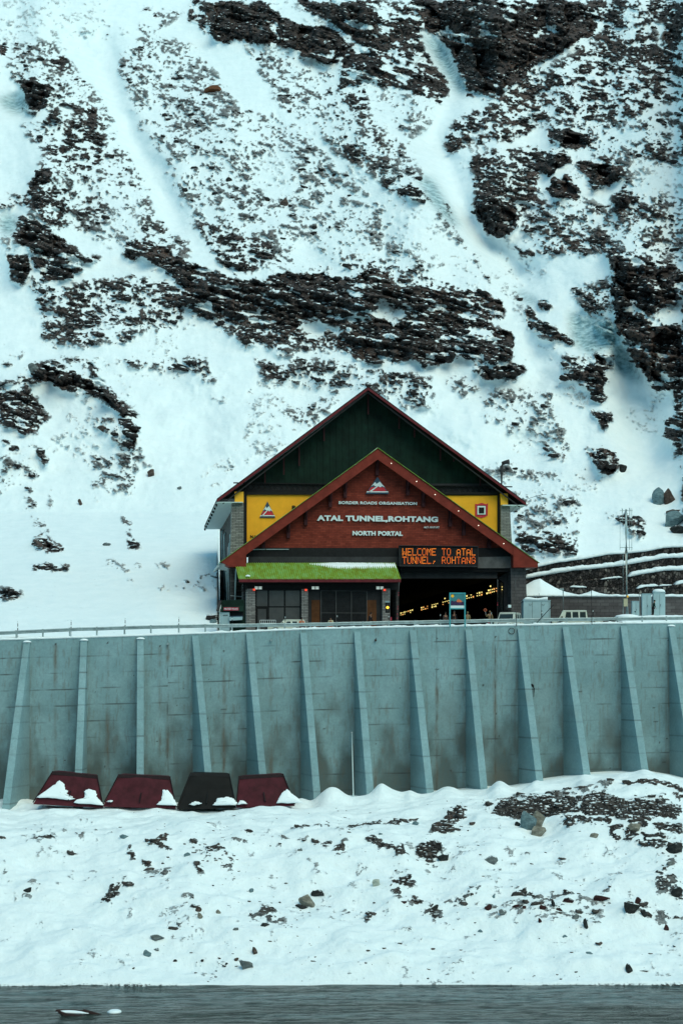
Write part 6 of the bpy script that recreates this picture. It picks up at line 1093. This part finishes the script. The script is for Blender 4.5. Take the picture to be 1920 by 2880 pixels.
ER = [(722,716,65,35,'grey','with a flat top, low on the snow left of centre'),(677,788,38,34,'blue','pointed, low left of centre below the flat-topped one'),(718,769,26,12,'grey','lying flat beside the pointed blue-grey one'),(805,822,22,14,'dark','alone near the water, left of centre'),(929,822,16,14,'dark','round, alone near the water at centre left'),(1130,842,70,40,'grey','shaped like a slab near the water at centre'),(1170,776,24,40,'brown','standing upright above the grey slab'),(1085,816,22,18,'brown','just up and left of the grey slab'),(1040,838,14,16,'dark','left of the grey slab near the water'),(613,856,14,8,'dark','nearest the water on the left'),
 (1153,500,24,22,'blue','alone on clean snow left of the tan boulder'),(1410,548,84,62,'tan','streaked with yellow, at centre of the bank'),(1458,512,62,34,'dark','leaning on the tan boulder'),(1385,575,60,26,'dark','under the tan boulder'),(1217,655,42,18,'dark','lying flat in the centre debris'),(1082,678,28,18,'grey','in snow left of the centre debris'),(912,585,30,26,'brown','topmost of three stacked left of centre'),(920,614,26,32,'tan','middle of three stacked left of centre'),(1003,598,22,24,'tan','round, right of the three stacked stones'),(824,650,28,16,'grey','pointed, above the flat-topped boulder'),(860,334,30,20,'blue','left of the brown scree patches'),(683,369,28,16,'brown','by the upright strip of scree on the left'),(125,495,40,26,'dark','far left with snow on its crown'),(572,250,46,20,'blue','on the terrace edge at the left'),(1375,312,28,18,'grey','on the terrace edge at centre'),(748,375,18,12,'dark','in snow between two scree patches'),(640,858,0,0,'','')]
FR = [(860,180,80,100,'blue','left half of the pair standing on the right bank'),(905,175,64,84,'tan','right upper half of the pair on the right bank'),(905,230,72,56,'tan','squared, at the foot of the standing pair'),(808,193,26,22,'dark','at the left foot of the standing pair'),(157,465,35,40,'pale','half buried in bright snow right of centre'),(468,350,55,36,'dark','at the right end of the round scree patch'),(688,358,62,42,'grey','wedge shaped, on clean snow right of centre'),(1160,248,42,26,'tan','flat, right of the standing pair'),(1345,208,60,38,'tan','wedge shaped, under the long dark scree band'),(600,192,30,18,'brown','left of the standing pair'),(340,190,34,20,'blue','in the terrace debris right of centre'),(673,576,36,28,'red','alone in the lower debris line'),(740,600,36,30,'grey','in the lower debris line right of the reddish one'),(1040,545,56,28,'red','lying long under the bright snow patch'),(1195,535,78,30,'red','longest, under the right end of the bright snow patch'),(1335,582,78,50,'dark','dome shaped at the lower right'),(1362,548,30,36,'red','standing on the dome shaped boulder'),(1390,605,34,36,'dark','at the right foot of the dome shaped boulder'),(925,577,34,28,'red','round, middle of the lower debris line'),(1075,622,36,30,'grey','round, low in the debris on the right'),(1122,652,20,52,'dark','tall and thin in the lower right snow'),(1490,670,26,30,'red','alone near the right edge'),(1182,744,36,16,'brown','flat, in clean snow at lower right'),(1136,787,36,12,'blue','flat, below the flat brown one at lower right'),(1322,858,36,44,'dark','sharp edged near the water at lower right'),(1387,868,50,8,'dark','thin, in snow beside the sharp edged one near the water'),(420,769,22,12,'red','alone on clean snow low at centre'),(397,904,12,8,'dark','nearest the water at centre'),(425,580,42,34,'dark','arched, in the lower debris at centre'),(287,553,28,12,'red','flat, left of the arched dark one'),(972,560,18,40,'dark','narrow and upright in the lower debris'),(1000,588,28,20,'red','right of the narrow upright one'),(800,573,36,18,'red','left of a twin in the lower debris'),(838,577,20,18,'red','right of a twin in the lower debris'),(637,685,22,14,'blue','alone below the lower debris'),(1530,308,84,50,'dark','at the right edge below the scree band'),(1540,505,60,50,'dark','tilted, in the curved scree at the right edge'),(1460,413,40,12,'dark','flat, near the right edge above the curved scree'),(808,58,16,24,'dark','upright, on the snow above the scree band'),(1020,710,34,14,'blue','lowest of the lower right debris'),(697,525,16,24,'blue','upright, above the lower debris line'),(912,638,18,26,'red','lower middle of the right debris'),(1508,375,34,22,'grey','small slab near the right edge'),(180,240,20,14,'blue','at the edge of the terrace right of centre')]
for (x, y, w_, h_, kd, wh) in ER:
    if w_: boulder(x/K_, 2200+y/K_, w_/K_, h_/K_, kd, wh, bank_D(x/K_, 2200+(y+h_*.35)/K_)-.05, tilt=random.uniform(-12, 12))
for (x, y, w_, h_, kd, wh) in FR: boulder(960+x/K_, 2200+y/K_, w_/K_, h_/K_, kd, wh, bank_D(960+x/K_, 2200+(y+h_*.35)/K_)-.05, tilt=random.uniform(-10, 10))
MR = [(1855,1398,46,58,'blue','with a smooth pale face, upper of the two right of the mast'),(1882,1398,34,50,'brown','beside the smooth blue-grey boulder, right of the mast'),(1900,1462,66,52,'blue','at the right edge, level with the mast head'),(1905,1490,44,26,'dark','under the blue-grey boulder at the right edge'),(1895,1438,44,16,'brown','lying on the blue-grey boulder at the right edge'),(1748,1318,30,26,'dark','on snow up and left of the pale-faced boulder'),(598,250,48,26,'rust','alone high on the snow slope'),(798,566,26,24,'brown','alone on the middle slope'),(644,504,18,14,'dark','small and alone on the upper middle slope'),(225,1413,13,20,'brown','half buried left of the portal'),(424,1330,20,23,'brown','at the end of the left scree trail'),(93,1033,30,26,'grey','at the top of the left arch of rock'),(287,1205,28,18,'brown','in the left scree trail'),(300,1530,24,10,'grey','flat, on the snow left of the portal'),(256,1060,12,10,'grey','tiny, above the left rock arch'),(504,1372,14,9,'grey','on clean snow just left of the roof'),(1735,1330,0,0,'',''),(600,1747,22,12,'blue','in snow left of the kiosk')]
for (x, y, w_, h_, kd, wh) in MR:
    if w_: boulder(x, y, w_, h_, kd, wh, min(mountain_D(x, y), mountain_D(x, y+h_*.3))-.2, 'boulders on the mountain side', bury=.1)
# drifting branch with snow in the river
p = at(205, 2853, 1); Dl = ZR/p.z; p = at(205, 2853, Dl); r = thing('driftwood', 'snow-dusted dark driftwood floating in the river at lower left', 'driftwood', p); s_ = Dl/F
def RV(x, y, dy=0): return ((x-205)*s_, dy, (2853-y)*s_)
MB().tube([RV(158, 2843), RV(185, 2855, -.2), RV(222, 2861, -.4), RV(262, 2862, -.3), RV(300, 2860)], [.07, .14, .2, .13, .04], 7).build('log', M['wood'], r); MB().tube([RV(232, 2847, .3), RV(262, 2854, .1), RV(300, 2860, 0)], [.12, .13, .05], 7).build('branch', M['wood'], r); MB().tube([RV(160, 2843, .1), RV(200, 2848, .3), RV(240, 2849, .4)], [.05, .12, .06], 6).build('branch', M['wood'], r)
MB().loft([[(RV(160+90*t, 2846+4*t)[0], .1+.25*math.cos(q), RV(0, 2847+4*t)[2]+.11*math.sin(q)*math.sin(math.pi*min(1, t+.08))) for q in np.linspace(0, 6.28, 9)[:-1]] for t in np.linspace(0, 1, 12)]).build('snow', M['snow'], r, smooth=True)
p2 = at(322, 2847, ZR/((H-2847)/F)); r = thing('ice_floe', 'small white ice floe drifting just right of the driftwood', 'ice floe', p2); MB().loft([[(.42*math.cos(q)*s, .5*math.sin(q)*s, z) for q in np.linspace(0, 6.28, 13)[:-1]] for s, z in ((1, -.06), (1, .03), (.7, .1), (.02, .12))]).build('floe', M['snow'], r, smooth=True)
